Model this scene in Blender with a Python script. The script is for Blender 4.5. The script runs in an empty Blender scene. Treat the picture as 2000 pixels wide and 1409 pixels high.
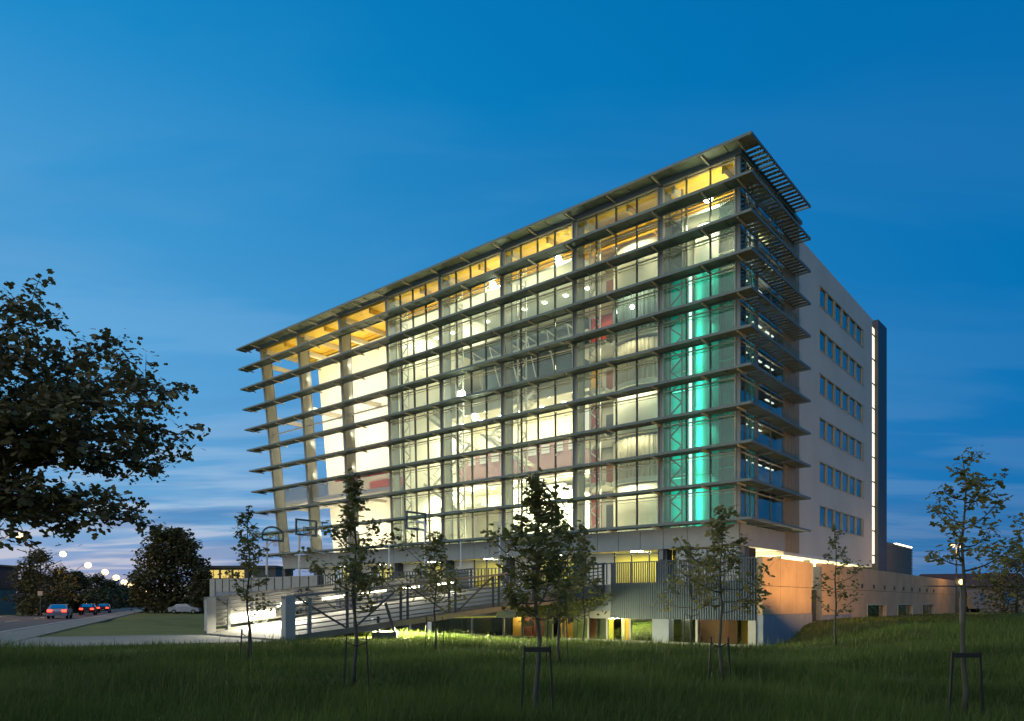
import bpy, math, random
import numpy as np
from mathutils import Vector, Matrix, Quaternion

random.seed(7)
RNG = np.random.default_rng(7)
SC = bpy.context.scene
COL = SC.collection
R = math.radians

# ------------------------------------------------------------------ camera
cam_data = bpy.data.cameras.new('camera')
cam = bpy.data.objects.new('camera', cam_data)
COL.objects.link(cam)
cam.location = (0, 0, 3.0)
cam.rotation_euler = (R(90), 0, 0)
cam_data.sensor_width = 36
cam_data.lens = 25.776
cam_data.shift_y = 0.23675
cam_data.clip_start = 0.1
cam_data.clip_end = 6000
SC.camera = cam

# ------------------------------------------------------------------ view / engine
SC.view_settings.view_transform = 'Standard'
SC.view_settings.look = 'None'
SC.view_settings.exposure = 0.0
SC.view_settings.gamma = 1.0
SC.view_settings.use_curve_mapping = False
SC.render.engine = 'CYCLES'
cy = SC.cycles
cy.use_denoising = True
cy.max_bounces = 7
cy.diffuse_bounces = 4
cy.glossy_bounces = 3
cy.transmission_bounces = 4
cy.transparent_max_bounces = 24
cy.sample_clamp_indirect = 6.0
cy.caustics_reflective = False
cy.caustics_refractive = False
cy.use_light_tree = True


def lin(r, g, b):
    f = lambda c: (c / 255 / 12.92) if c / 255 <= 0.04045 else ((c / 255 + 0.055) / 1.055) ** 2.4
    return (f(r), f(g), f(b), 1.0)


# ------------------------------------------------------------------ dusk sky
world = bpy.data.worlds.new('World')
SC.world = world
world.use_nodes = True
NT = world.node_tree
NT.nodes.clear()


def wn(t, **kw):
    n = NT.nodes.new(t)
    for k, v in kw.items():
        setattr(n, k, v)
    return n


def wmath(op, a, b=None, clamp=False):
    n = wn('ShaderNodeMath', operation=op, use_clamp=clamp)
    for i, v in enumerate((a, b)):
        if v is None:
            continue
        if isinstance(v, (int, float)):
            n.inputs[i].default_value = v
        else:
            NT.links.new(v, n.inputs[i])
    return n.outputs[0]


def wramp(fac, stops, interp='LINEAR'):
    n = wn('ShaderNodeValToRGB')
    n.color_ramp.interpolation = interp
    e = n.color_ramp.elements
    while len(e) < len(stops):
        e.new(0.5)
    for el, (p, c) in zip(e, stops):
        el.position = p
        el.color = c
    NT.links.new(fac, n.inputs[0])
    return n.outputs[0]


def wmix(fac, a, b, mode='MIX'):
    n = wn('ShaderNodeMix', data_type='RGBA', blend_type=mode)
    for sock, v in ((0, fac), (6, a), (7, b)):
        if isinstance(v, (int, float)):
            n.inputs[sock].default_value = v
        elif isinstance(v, tuple):
            n.inputs[sock].default_value = v
        else:
            NT.links.new(v, n.inputs[sock])
    return n.outputs[2]


tc = wn('ShaderNodeTexCoord')
vn = wn('ShaderNodeVectorMath', operation='NORMALIZE')
NT.links.new(tc.outputs['Generated'], vn.inputs[0])
sep = wn('ShaderNodeSeparateXYZ')
NT.links.new(vn.outputs[0], sep.inputs[0])
X, Y, Z = sep.outputs
zc = wmath('MAXIMUM', Z, 0.0)
# afterglow side: the west lies to the left of the view
az = wmath('ADD', wmath('MULTIPLY', X, -0.90), wmath('MULTIPLY', Y, 0.436))
azf = wmath('POWER', wmath('MULTIPLY', wmath('ADD', az, 0.25), 0.92, True), 1.6)
west = wramp(zc, [(0.0, lin(158, 148, 174)), (0.035, lin(146, 162, 202)), (0.10, lin(112, 168, 214)),
                  (0.25, lin(98, 170, 222)), (0.38, lin(74, 160, 216)), (0.56, lin(14, 142, 206)), (1.0, lin(6, 104, 172))])
east = wramp(zc, [(0.0, lin(58, 108, 152)), (0.05, lin(38, 108, 164)), (0.14, lin(14, 112, 178)),
                  (0.30, lin(0, 114, 181)), (0.56, lin(0, 107, 174)), (1.0, lin(0, 94, 160))])
skycol = wmix(azf, east, west)
# thin streaked cloud, seen in perspective on a high flat layer
den = wmath('ADD', zc, 0.10)
cxy = wn('ShaderNodeCombineXYZ')
NT.links.new(wmath('DIVIDE', X, den), cxy.inputs[0])
NT.links.new(wmath('DIVIDE', Y, den), cxy.inputs[1])
mp = wn('ShaderNodeMapping')
mp.inputs['Rotation'].default_value = (0, 0, R(-24))
mp.inputs['Scale'].default_value = (0.62, 2.0, 1.0)
mp.inputs['Location'].default_value = (3.1, 1.7, 0)
NT.links.new(cxy.outputs[0], mp.inputs[0])
nz = wn('ShaderNodeTexNoise')
nz.inputs['Scale'].default_value = 1.0
nz.inputs['Detail'].default_value = 4.5
nz.inputs['Roughness'].default_value = 0.52
nz.inputs['Distortion'].default_value = 0.45
NT.links.new(mp.outputs[0], nz.inputs['Vector'])
cl = wramp(nz.outputs[0], [(0.0, (0, 0, 0, 1)), (0.44, (0, 0, 0, 1)), (0.58, (1, 1, 1, 1)), (1.0, (1, 1, 1, 1))], 'EASE')
lowm = wramp(zc, [(0.0, (.9, .9, .9, 1)), (0.10, (.9, .9, .9, 1)), (0.20, (.60, .60, .60, 1)), (0.45, (.30, .30, .30, 1)), (0.7, (.05, .05, .05, 1))])
cm = wmath('MULTIPLY', wmath('MULTIPLY', cl, lowm), wmath('ADD', wmath('MULTIPLY', azf, 0.8), 0.1), True)
ccol = wramp(zc, [(0.0, lin(206, 176, 184)), (0.05, lin(204, 202, 214)), (0.12, lin(176, 200, 226)), (0.3, lin(120, 176, 222)), (0.7, lin(60, 140, 204))])
sky1 = wmix(cm, skycol, ccol)
# darker slate bands low down
mp2 = wn('ShaderNodeMapping')
mp2.inputs['Rotation'].default_value = (0, 0, R(-18))
mp2.inputs['Scale'].default_value = (0.5, 1.7, 1.0)
mp2.inputs['Location'].default_value = (9.4, 4.2, 0)
NT.links.new(cxy.outputs[0], mp2.inputs[0])
nz2 = wn('ShaderNodeTexNoise')
nz2.inputs['Scale'].default_value = 1.0
nz2.inputs['Detail'].default_value = 3.5
NT.links.new(mp2.outputs[0], nz2.inputs['Vector'])
dk = wramp(nz2.outputs[0], [(0.0, (0, 0, 0, 1)), (0.46, (0, 0, 0, 1)), (0.64, (1, 1, 1, 1)), (1.0, (1, 1, 1, 1))], 'EASE')
lowd = wramp(zc, [(0.0, (.55, .55, .55, 1)), (0.10, (.55, .55, .55, 1)), (0.26, (.18, .18, .18, 1)), (0.6, (.0, .0, .0, 1))])
sky2 = wmix(wmath('MULTIPLY', dk, lowd, True), sky1, lin(70, 122, 180))
below = wmath('LESS_THAN', Z, -0.002)
sky3 = wmix(below, sky2, lin(40, 48, 46))
bg = wn('ShaderNodeBackground')
bg.inputs['Strength'].default_value = 1.0
NT.links.new(sky3, bg.inputs['Color'])
out = wn('ShaderNodeOutputWorld')
NT.links.new(bg.outputs[0], out.inputs['Surface'])

# added soft fill behind the camera's left shoulder, stands for western glow, lifts ambient
sun = bpy.data.lights.new('sun', 'SUN')  # added soft fill for the western glow
sun.energy = 1.45
sun.angle = R(100)
sun.color = (1.0, 0.88, 0.64)
fill_sun_o = bpy.data.objects.new('sun', sun)
COL.objects.link(fill_sun_o)
fill_sun_o.rotation_euler = Vector((0.75, 0.55, -0.55)).to_track_quat('-Z', 'Y').to_euler()

# ------------------------------------------------------------------ materials
MATS = {}


def mat(name, col, rough=0.6, metal=0.0, var=0.12, scale=2.0, bump=0.0, bscale=30.0, spec=0.4, trans=0.0, stretch=None):
    m = bpy.data.materials.new(name)
    m.use_nodes = True
    nt = m.node_tree
    b = nt.nodes['Principled BSDF']
    b.inputs['Roughness'].default_value = rough
    b.inputs['Metallic'].default_value = metal
    b.inputs['Specular IOR Level'].default_value = spec
    t = nt.nodes.new('ShaderNodeTexCoord')
    v = t.outputs['Object']
    if stretch:
        mpn = nt.nodes.new('ShaderNodeMapping')
        mpn.inputs['Scale'].default_value = stretch
        nt.links.new(v, mpn.inputs[0])
        v = mpn.outputs[0]
    n = nt.nodes.new('ShaderNodeTexNoise')
    n.inputs['Scale'].default_value = scale
    n.inputs['Detail'].default_value = 6
    n.inputs['Roughness'].default_value = 0.6
    nt.links.new(v, n.inputs['Vector'])
    r = nt.nodes.new('ShaderNodeValToRGB')
    r.color_ramp.elements[0].position = 0.3
    r.color_ramp.elements[1].position = 0.7
    r.color_ramp.elements[0].color = tuple(c * (1 - var) for c in col[:3]) + (1,)
    r.color_ramp.elements[1].color = tuple(min(1, c * (1 + var)) for c in col[:3]) + (1,)
    nt.links.new(n.outputs[0], r.inputs[0])
    nt.links.new(r.outputs[0], b.inputs['Base Color'])
    if bump:
        n2 = nt.nodes.new('ShaderNodeTexNoise')
        n2.inputs['Scale'].default_value = bscale
        n2.inputs['Detail'].default_value = 5
        nt.links.new(v, n2.inputs['Vector'])
        bp = nt.nodes.new('ShaderNodeBump')
        bp.inputs['Strength'].default_value = bump
        nt.links.new(n2.outputs[0], bp.inputs['Height'])
        nt.links.new(bp.outputs[0], b.inputs['Normal'])
    if trans:
        tl = nt.nodes.new('ShaderNodeBsdfTranslucent')
        nt.links.new(r.outputs[0], tl.inputs['Color'])
        mx = nt.nodes.new('ShaderNodeMixShader')
        mx.inputs[0].default_value = trans
        nt.links.new(b.outputs[0], mx.inputs[1])
        nt.links.new(tl.outputs[0], mx.inputs[2])
        nt.links.new(mx.outputs[0], nt.nodes['Material Output'].inputs['Surface'])
    MATS[name] = m
    return m


def emit(name, col, strength):
    m = bpy.data.materials.new(name)
    m.use_nodes = True
    nt = m.node_tree
    nt.nodes.clear()
    e = nt.nodes.new('ShaderNodeEmission')
    e.inputs[0].default_value = tuple(col[:3]) + (1,)
    e.inputs[1].default_value = strength
    o = nt.nodes.new('ShaderNodeOutputMaterial')
    nt.links.new(e.outputs[0], o.inputs[0])
    MATS[name] = m
    return m


def glass(name, tint, refl=0.06, rough=0.02, ior_boost=0.55):
    m = bpy.data.materials.new(name)
    m.use_nodes = True
    nt = m.node_tree
    nt.nodes.clear()
    tr = nt.nodes.new('ShaderNodeBsdfTransparent')
    tr.inputs[0].default_value = tuple(tint) + (1,)
    gl = nt.nodes.new('ShaderNodeBsdfGlossy')
    gl.inputs['Roughness'].default_value = rough
    gl.inputs['Color'].default_value = (0.9, 0.95, 0.95, 1)
    lw = nt.nodes.new('ShaderNodeLayerWeight')
    lw.inputs['Blend'].default_value = 0.18
    t = nt.nodes.new('ShaderNodeTexCoord')
    nzz = nt.nodes.new('ShaderNodeTexNoise')
    nzz.inputs['Scale'].default_value = 0.8
    nt.links.new(t.outputs['Object'], nzz.inputs['Vector'])
    bp = nt.nodes.new('ShaderNodeBump')
    bp.inputs['Strength'].default_value = 0.02
    nt.links.new(nzz.outputs[0], bp.inputs['Height'])
    nt.links.new(bp.outputs[0], gl.inputs['Normal'])
    ma = nt.nodes.new('ShaderNodeMath')
    ma.operation = 'MULTIPLY_ADD'
    ma.use_clamp = True
    nt.links.new(lw.outputs['Fresnel'], ma.inputs[0])
    ma.inputs[1].default_value = ior_boost
    ma.inputs[2].default_value = refl
    mx = nt.nodes.new('ShaderNodeMixShader')
    nt.links.new(ma.outputs[0], mx.inputs[0])
    nt.links.new(tr.outputs[0], mx.inputs[1])
    nt.links.new(gl.outputs[0], mx.inputs[2])
    o = nt.nodes.new('ShaderNodeOutputMaterial')
    nt.links.new(mx.outputs[0], o.inputs[0])
    MATS[name] = m
    return m


mat('louver_metal', (0.135, 0.172, 0.160), 0.5, 0.35, 0.10, 3)
mat('bracket_metal', (0.50, 0.48, 0.40), 0.5, 0.2, 0.06, 3)
mat('steel', (0.23, 0.245, 0.22), 0.5, 0.3, 0.08, 2)
mat('rail_steel', (0.19, 0.175, 0.14), 0.5, 0.3, 0.1, 2)
mat('dark_steel', (0.07, 0.08, 0.08), 0.5, 0.3, 0.1, 2)
mat('white_steel', (0.74, 0.73, 0.68), 0.5, 0.0, 0.05, 3)
mat('cream', (0.78, 0.73, 0.58), 0.8, 0, 0.05, 0.7)
mat('warm_white', (0.80, 0.78, 0.70), 0.8, 0, 0.04, 0.7)
mat('wood_ceiling', (0.64, 0.43, 0.07), 0.55, 0, 0.14, 1.2, stretch=(0.3, 3, 3))
mat('mauve', (0.30, 0.19, 0.22), 0.7, 0, 0.1, 1.5)
mat('red_panel', (0.55, 0.06, 0.05), 0.6, 0, 0.08, 1.5)
mat('dark_door', (0.03, 0.035, 0.04), 0.5)
mat('sky_reflect_blue', (0.13, 0.17, 0.19), 0.5, 0.2, 0.25, 0.6)  # blue-grey tone painted for sky reflected in the glass
mat('teal_wall', (0.03, 0.42, 0.36), 0.35, 0, 0.06, 0.8, spec=0.6)
mat('teal_curtain', (0.03, 0.40, 0.37), 0.8, 0, 0.2, 1.0)
mat('grey_curtain', (0.20, 0.27, 0.27), 0.85, 0, 0.15, 2)
mat('beige_curtain', (0.46, 0.42, 0.33), 0.85, 0, 0.12, 2)
mat('interior_grey', (0.36, 0.35, 0.31), 0.8, 0, 0.06, 1)
mat('fascia_panel', (0.32, 0.345, 0.32), 0.55, 0.1, 0.06, 1.2)
mat('white_wall', (0.63, 0.575, 0.475), 0.7, 0, 0.07, 0.25, 0.05, 12)
mat('tan_frame', (0.47, 0.43, 0.31), 0.7, 0, 0.08, 3)
mat('corrugated_tan', (0.33, 0.27, 0.17), 0.55, 0.2, 0.08, 2)
mat('fin_metal', (0.055, 0.06, 0.07), 0.5, 0.5, 0.1, 2)
mat('concrete', (0.36, 0.35, 0.31), 0.85, 0, 0.12, 1.2, 0.15, 14)
mat('concrete_and_shade', (0.22, 0.24, 0.27), 0.85, 0, 0.14, 1.0, 0.15, 14)  # grey-blue concrete; on the orange wall's foot the tone paints berm shadow
mat('orange_wall', (0.50, 0.345, 0.20), 0.85, 0, 0.16, 0.6, 0.12, 20)
mat('slate_panel', (0.070, 0.100, 0.125), 0.6, 0.2, 0.10, 1.2)
mat('fence_bar', (0.085, 0.105, 0.125), 0.5, 0.4, 0.08, 2)
mat('yellow_wall', (0.72, 0.62, 0.10), 0.8, 0, 0.06, 0.8)
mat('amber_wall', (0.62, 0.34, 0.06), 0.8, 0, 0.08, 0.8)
mat('green_wall', (0.22, 0.26, 0.10), 0.8, 0, 0.10, 0.8)
mat('orange_red', (0.50, 0.10, 0.04), 0.6, 0, 0.15, 1.5)
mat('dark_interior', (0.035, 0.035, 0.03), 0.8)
mat('asphalt', (0.06, 0.058, 0.055), 0.85, 0, 0.2, 0.5, 0.2, 40)
mat('paving', (0.19, 0.185, 0.15), 0.9, 0, 0.10, 0.8, 0.1, 30)
mat('road_paint', (0.65, 0.60, 0.40), 0.8, 0, 0.15, 4)
mat('grass_ground', (0.105, 0.115, 0.010), 0.95, 0, 0.35, 0.6, 0.5, 12)
mat('grass_blade', (0.084, 0.120, 0.024), 0.6, 0, 0.45, 0.35, trans=0.35, spec=0.2)
mat('grass_dry', (0.16, 0.15, 0.055), 0.7, 0, 0.4, 0.5, trans=0.3, spec=0.2)
mat('bark', (0.07, 0.06, 0.045), 0.9, 0, 0.25, 8, 0.5, 40)
mat('pale_bark', (0.075, 0.070, 0.048), 0.9, 0, 0.2, 8, 0.4, 40)
mat('leaf_dark', (0.150, 0.125, 0.048), 0.55, 0, 0.40, 0.9, trans=0.25)
mat('leaf_maple', (0.155, 0.150, 0.045), 0.5, 0, 0.40, 1.4, trans=0.5)
mat('leaf_olive', (0.215, 0.190, 0.058), 0.5, 0, 0.35, 1.4, trans=0.5)
mat('leaf_far', (0.085, 0.084, 0.030), 0.7, 0, 0.45, 0.25, trans=0.15)
mat('stake_metal', (0.018, 0.018, 0.016), 0.8)
mat('lamp_metal', (0.10, 0.105, 0.11), 0.5, 0.5)
mat('car_dark', (0.03, 0.03, 0.035), 0.25, 0.3)
mat('car_pale', (0.35, 0.38, 0.42), 0.25, 0.3)
mat('tyre', (0.015, 0.015, 0.015), 0.9)
mat('hoop_white', (0.70, 0.70, 0.66), 0.5)
mat('hoop_frame', (0.05, 0.09, 0.13), 0.5)
mat('hoop_rim', (0.55, 0.12, 0.03), 0.5, 0.3)
mat('net_cord', (0.7, 0.7, 0.68), 0.8)
mat('warehouse_teal', (0.05, 0.16, 0.18), 0.7, 0, 0.1, 0.2)
mat('warehouse_dark', (0.03, 0.045, 0.06), 0.7, 0, 0.1, 0.2)
mat('house_wall', (0.26, 0.23, 0.18), 0.8, 0, 0.1, 0.5)
mat('roof_brown', (0.10, 0.05, 0.035), 0.85, 0, 0.2, 1.0)
mat('rust_panel', (0.17, 0.055, 0.03), 0.7, 0, 0.15, 1.5)
mat('red_dull', (0.26, 0.07, 0.07), 0.7, 0, 0.1, 1.0)
mat('dark_red', (0.11, 0.022, 0.015), 0.6, 0, 0.2, 1.2)
mat('deck_metal', (0.17, 0.165, 0.14), 0.8, 0, 0.12, 1.0)
mat('sign_white', (0.25, 0.25, 0.24), 0.6)
mat('box_metal', (0.17, 0.155, 0.11), 0.5, 0.3, 0.08, 1)

glass('facade_glass', (0.91, 0.955, 0.86), 0.035)
glass('dark_glass', (0.30, 0.36, 0.38), 0.18)
glass('side_glass', (0.74, 0.80, 0.78), 0.06, 0.02, 0.5)
glass('window_glass', (0.30, 0.34, 0.36), 0.38, 0.02, 0.30)
glass('board_glass', (0.9, 0.94, 0.95), 0.05)


def screen(name, col, cover):
    m = bpy.data.materials.new(name)
    m.use_nodes = True
    nt = m.node_tree
    b = nt.nodes['Principled BSDF']
    b.inputs['Base Color'].default_value = tuple(col) + (1,)
    b.inputs['Roughness'].default_value = 0.7
    tr = nt.nodes.new('ShaderNodeBsdfTransparent')
    mx = nt.nodes.new('ShaderNodeMixShader')
    mx.inputs[0].default_value = cover
    nt.links.new(tr.outputs[0], mx.inputs[1])
    nt.links.new(b.outputs[0], mx.inputs[2])
    nt.links.new(mx.outputs[0], nt.nodes['Material Output'].inputs['Surface'])
    MATS[name] = m


screen('mesh_screen', (0.55, 0.53, 0.45), 0.5)
screen('sheer_curtain', (0.22, 0.34, 0.33), 0.5)

WARM = (1.0, 0.90, 0.66)
CREAMY = (1.0, 0.91, 0.68)
YEL = (1.0, 0.84, 0.36)
SODIUM = (1.0, 0.52, 0.16)
TEALC = (0.10, 1.0, 0.82)
emit('lamp_white', (1.0, 0.96, 0.84), 30)
emit('flood_white', (1.0, 0.98, 0.88), 60)
emit('strip_teal', (0.50, 1.0, 0.92), 2.6)
emit('strip_warm', (1.0, 0.86, 0.62), 1.7)
emit('window_lit_white', (1.0, 0.93, 0.78), 0.95)
emit('window_lit_yellow', (1.0, 0.72, 0.20), 0.9)
emit('tail_red', (1.0, 0.03, 0.015), 9)
emit('street_glow', (1.0, 0.72, 0.36), 3.0)
emit('sodium_glow', (1.0, 0.60, 0.20), 5)
emit('bridge_tube', (1.0, 0.93, 0.72), 14)
emit('edge_strip', (1.0, 0.96, 0.80), 3.5)
emit('soffit_strip', (1.0, 0.85, 0.50), 7)


# ------------------------------------------------------------------ mesh helpers
def link_mesh(name, verts, faces, material, parent=None, smooth=False):
    me = bpy.data.meshes.new(name)
    me.from_pydata(verts, [], faces)
    if material is not None:
        me.materials.append(MATS[material])
    if smooth:
        me.polygons.foreach_set('use_smooth', [True] * len(me.polygons))
    me.update()
    o = bpy.data.objects.new(name, me)
    COL.objects.link(o)
    if parent is not None:
        o.parent = parent
    return o


BOXF = [(0, 3, 2, 1), (4, 5, 6, 7), (0, 1, 5, 4), (1, 2, 6, 5), (2, 3, 7, 6), (3, 0, 4, 7)]


class MB:
    def __init__(s, warp=None):
        s.v, s.f, s.w = [], [], warp

    def box(s, x0, x1, y0, y1, z0, z1):
        n = len(s.v)
        x0, x1 = min(x0, x1), max(x0, x1)
        y0, y1 = min(y0, y1), max(y0, y1)
        z0, z1 = min(z0, z1), max(z0, z1)
        p = [(x0, y0, z0), (x1, y0, z0), (x1, y1, z0), (x0, y1, z0), (x0, y0, z1), (x1, y0, z1), (x1, y1, z1), (x0, y1, z1)]
        if s.w:
            p = [s.w(*q) for q in p]
        s.v += p
        s.f += [tuple(n + i for i in q) for q in BOXF]
        return s

    def bar(s, a, b, w, h, up=(0, 0, 1)):
        """box section w x h swept from a to b"""
        a, b = Vector(a), Vector(b)
        d = (b - a).normalized()
        u = Vector(up)
        sd = d.cross(u)
        if sd.length < 1e-4:
            sd = d.cross(Vector((1, 0, 0)))
        sd.normalize()
        u = sd.cross(d).normalized()
        n = len(s.v)
        for q in (a, b):
            for i, j in ((-1, -1), (1, -1), (1, 1), (-1, 1)):
                s.v.append(tuple(q + sd * (w / 2 * i) + u * (h / 2 * j)))
        if s.w:
            s.v[n:] = [s.w(*q) for q in s.v[n:]]
        s.f += [(n + 3, n + 2, n + 1, n), (n + 4, n + 5, n + 6, n + 7)]
        s.f += [(n + i, n + (i + 1) % 4, n + 4 + (i + 1) % 4, n + 4 + i) for i in range(4)]
        return s

    def tube(s, pts, radii, k=8, cap=True):
        pts = [Vector(p) for p in pts]
        if isinstance(radii, (int, float)):
            radii = [radii] * len(pts)
        n0 = len(s.v)
        ref = Vector((0.31, 0.17, 0.93)).normalized()
        for i, p in enumerate(pts):
            d = (pts[min(i + 1, len(pts) - 1)] - pts[max(i - 1, 0)]).normalized()
            a = d.cross(ref)
            if a.length < 0.05:
                a = d.cross(Vector((1, 0, 0)))
            a.normalize()
            b = d.cross(a)
            for j in range(k):
                t = 2 * math.pi * j / k
                s.v.append(tuple(p + (a * math.cos(t) + b * math.sin(t)) * radii[i]))
        if s.w:
            s.v[n0:] = [s.w(*q) for q in s.v[n0:]]
        for i in range(len(pts) - 1):
            for j in range(k):
                q = n0 + i * k
                s.f.append((q + j, q + (j + 1) % k, q + k + (j + 1) % k, q + k + j))
        if cap:
            s.f.append(tuple(n0 + j for j in reversed(range(k))))
            q = n0 + (len(pts) - 1) * k
            s.f.append(tuple(q + j for j in range(k)))
        return s

    def disc(s, cx, cy, z0, z1, r, k=32, a0=0, a1=2 * math.pi):
        n = len(s.v)
        for z in (z0, z1):
            for j in range(k):
                t = a0 + (a1 - a0) * j / (k if abs(a1 - a0 - 2 * math.pi) < 1e-6 else k - 1)
                s.v.append((cx + r * math.cos(t), cy + r * math.sin(t), z))
        s.f.append(tuple(n + j for j in reversed(range(k))))
        s.f.append(tuple(n + k + j for j in range(k)))
        s.f += [(n + j, n + (j + 1) % k, n + k + (j + 1) % k, n + k + j) for j in range(k)]
        return s

    def sheet(s, pts, z0, z1, th=0.03):
        """vertical sheet of real thickness following plan points"""
        n = len(s.v)
        m = len(pts)
        P = [Vector((p[0], p[1], 0)) for p in pts]
        off = []
        for i in range(m):
            d = (P[min(i + 1, m - 1)] - P[max(i - 1, 0)]).normalized()
            off.append(Vector((-d.y, d.x, 0)) * th)
        for z in (z0, z1):
            for i in range(m):
                s.v.append((P[i].x, P[i].y, z))
            for i in range(m):
                q = P[i] + off[i]
                s.v.append((q.x, q.y, z))
        for i in range(m - 1):
            a = n + i
            s.f.append((a, a + 1, a + 1 + 2 * m, a + 2 * m))
            b = n + m + i
            s.f.append((b + 1, b, b + 2 * m, b + 1 + 2 * m))
            s.f.append((a + 2 * m, a + 1 + 2 * m, b + 1 + 2 * m, b + 2 * m))
            s.f.append((a + 1, a, b, b + 1))
        for i in (0, m - 1):
            s.f.append((n + i, n + m + i, n + 3 * m + i, n + 2 * m + i))
        return s

    def ball(s, c, r, k=10, sz=1.0):
        n = len(s.v)
        c = Vector(c)
        rings = k // 2
        s.v.append((c.x, c.y, c.z - r * sz))
        for i in range(1, rings):
            ph = -math.pi / 2 + math.pi * i / rings
            for j in range(k):
                t = 2 * math.pi * j / k
                s.v.append((c.x + r * math.cos(ph) * math.cos(t), c.y + r * math.cos(ph) * math.sin(t), c.z + r * sz * math.sin(ph)))
        s.v.append((c.x, c.y, c.z + r * sz))
        for j in range(k):
            s.f.append((n, n + 1 + (j + 1) % k, n + 1 + j))
        for i in range(rings - 2):
            q = n + 1 + i * k
            for j in range(k):
                s.f.append((q + j, q + (j + 1) % k, q + k + (j + 1) % k, q + k + j))
        q = n + 1 + (rings - 2) * k
        e = len(s.v) - 1
        for j in range(k):
            s.f.append((q + j, q + (j + 1) % k, e))
        return s

    def build(s, name, material, parent=None, smooth=False):
        return link_mesh(name, s.v, s.f, material, parent, smooth)


def tag(o, label, cat, group=None, kind=None):
    o['label'] = label
    o['category'] = cat
    if group:
        o['group'] = group
    if kind:
        o['kind'] = kind
    return o


def empty(name, loc=(0, 0, 0), rz=0.0):
    o = bpy.data.objects.new(name, None)
    COL.objects.link(o)
    o.location = loc
    o.rotation_euler = (0, 0, rz)
    o.empty_display_size = 0.5
    return o


def area(name, parent, loc, size, power, col, rot=(0, 0, 0), spread=180):
    l = bpy.data.lights.new(name, 'AREA')
    l.shape = 'RECTANGLE'
    l.size, l.size_y = size
    l.energy = power
    l.color = col
    l.spread = R(spread)
    o = bpy.data.objects.new(name, l)
    COL.objects.link(o)
    o.location = loc
    o.rotation_euler = rot
    if parent is not None:
        o.parent = parent
    return o


def point(name, parent, loc, power, col, r=0.15):
    l = bpy.data.lights.new(name, 'POINT')
    l.energy = power
    l.color = col
    l.shadow_soft_size = r
    o = bpy.data.objects.new(name, l)
    COL.objects.link(o)
    o.location = loc
    if parent is not None:
        o.parent = parent
    return o


def copy_tree(o, parent=None):
    c = o.copy()
    COL.objects.link(c)
    if parent is not None:
        c.parent = parent
    for ch in list(o.children):
        copy_tree(ch, c)
    return c


def px(x, y, depth):
    """a point of the place at that depth (metres along the view)"""
    return Vector(((x - 1000) / 1432 * depth, depth, 3.0 + (1178 - y) / 1432 * depth))


def ss(a, b, x):
    t = np.clip((x - a) / (b - a), 0, 1)
    return t * t * (3 - 2 * t)


# building frame: origin at the glass corner, local +x along the front towards the right, local +y back along the right face
BX, BY = 14.6, 47.0
ANG = math.atan2(-0.642, 0.767)
CA, SA = math.cos(ANG), math.sin(ANG)


def to_local(X_, Y_):
    dx, dy = X_ - BX, Y_ - BY
    return dx * CA + dy * SA, -dx * SA + dy * CA


def to_world(x, y):
    return BX + x * CA - y * SA, BY + x * SA + y * CA


def ground_z(X_, Y_):
    xl, yl = to_local(X_, Y_)
    s = -(yl + 10.1)
    base = 1.4 + 0.62 * ss(7.0, 20.0, X_)
    front = 1 - ss(3.0, 13.0, s)                      # sunken strip before the lower storey
    right = np.maximum(0, xl - 5.07)
    back = np.maximum(0, -s)
    fade = (1 - ss(0.0, 7.5, back * (xl > 5.0) + 0.0)) * (1 - ss(0.5, 7.5, right))
    left = 1 - ss(40.0, 62.0, -xl)
    return base - (base - 0.80) * front * fade * left

# ------------------------------------------------------------------ ground, road, path
def ground_sheet():
    xs = np.concatenate([[-3000, -1500, -700, -400, -250, -160, -110, -80], np.arange(-64, 64.1, 1.6), [80, 110, 160, 250, 400, 700, 1500, 3000]])
    ys = np.concatenate([[-60, -30, -14], np.arange(-4, 120.1, 1.6), [135, 160, 200, 260, 340, 450, 700, 1200, 2200, 4500]])
    XX, YY = np.meshgrid(xs, ys)
    ZZ = ground_z(XX, YY)
    ZZ = ZZ + 0.035 * np.sin(XX * 0.9 + YY * 0.5) * np.sin(YY * 0.7 - XX * 0.3) * (np.abs(XX) < 60) * (YY < 34) * (YY > -4)
    v = np.stack([XX.ravel(), YY.ravel(), ZZ.ravel()], 1)
    nx, ny = len(xs), len(ys)
    f = [(j * nx + i, j * nx + i + 1, (j + 1) * nx + i + 1, (j + 1) * nx + i) for j in range(ny - 1) for i in range(nx - 1)]
    o = link_mesh('ground', v.tolist(), f, 'grass_ground', smooth=True)
    o['kind'] = 'structure'
    return o


ground_sheet()


def strip(name, material, a, b, z0, z1, kind='structure', side=None):
    """a ribbon between two polylines of plan points, with real thickness"""
    v, f = [], []
    m = len(a)
    for z in (z0, z1):
        v += [(p[0], p[1], z) for p in a] + [(p[0], p[1], z) for p in b]
    for i in range(m - 1):
        f.append((2 * m + i, 2 * m + i + 1, 3 * m + i + 1, 3 * m + i))
        f.append((i + 1, i, m + i, m + i + 1))
        f.append((i, i + 1, 2 * m + i + 1, 2 * m + i))
        f.append((m + i + 1, m + i, 3 * m + i, 3 * m + i + 1))
    f.append((0, m, 3 * m, 2 * m))
    f.append((m - 1, 2 * m - 1 + 0, 4 * m - 1, 3 * m - 1)[::-1])
    o = link_mesh(name, v, f, material)
    if kind:
        o['kind'] = kind
    return o


# road runs away to the left; near kerb passes these plan points
RD = Vector((-0.415, 0.910)).normalized()
RN = Vector((-RD.y, RD.x))            # towards the far side of the road
K0 = Vector((-24.4, 33.0))


def rp(along, across):
    q = K0 + RD * along + RN * across
    return (q.x, q.y)


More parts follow.
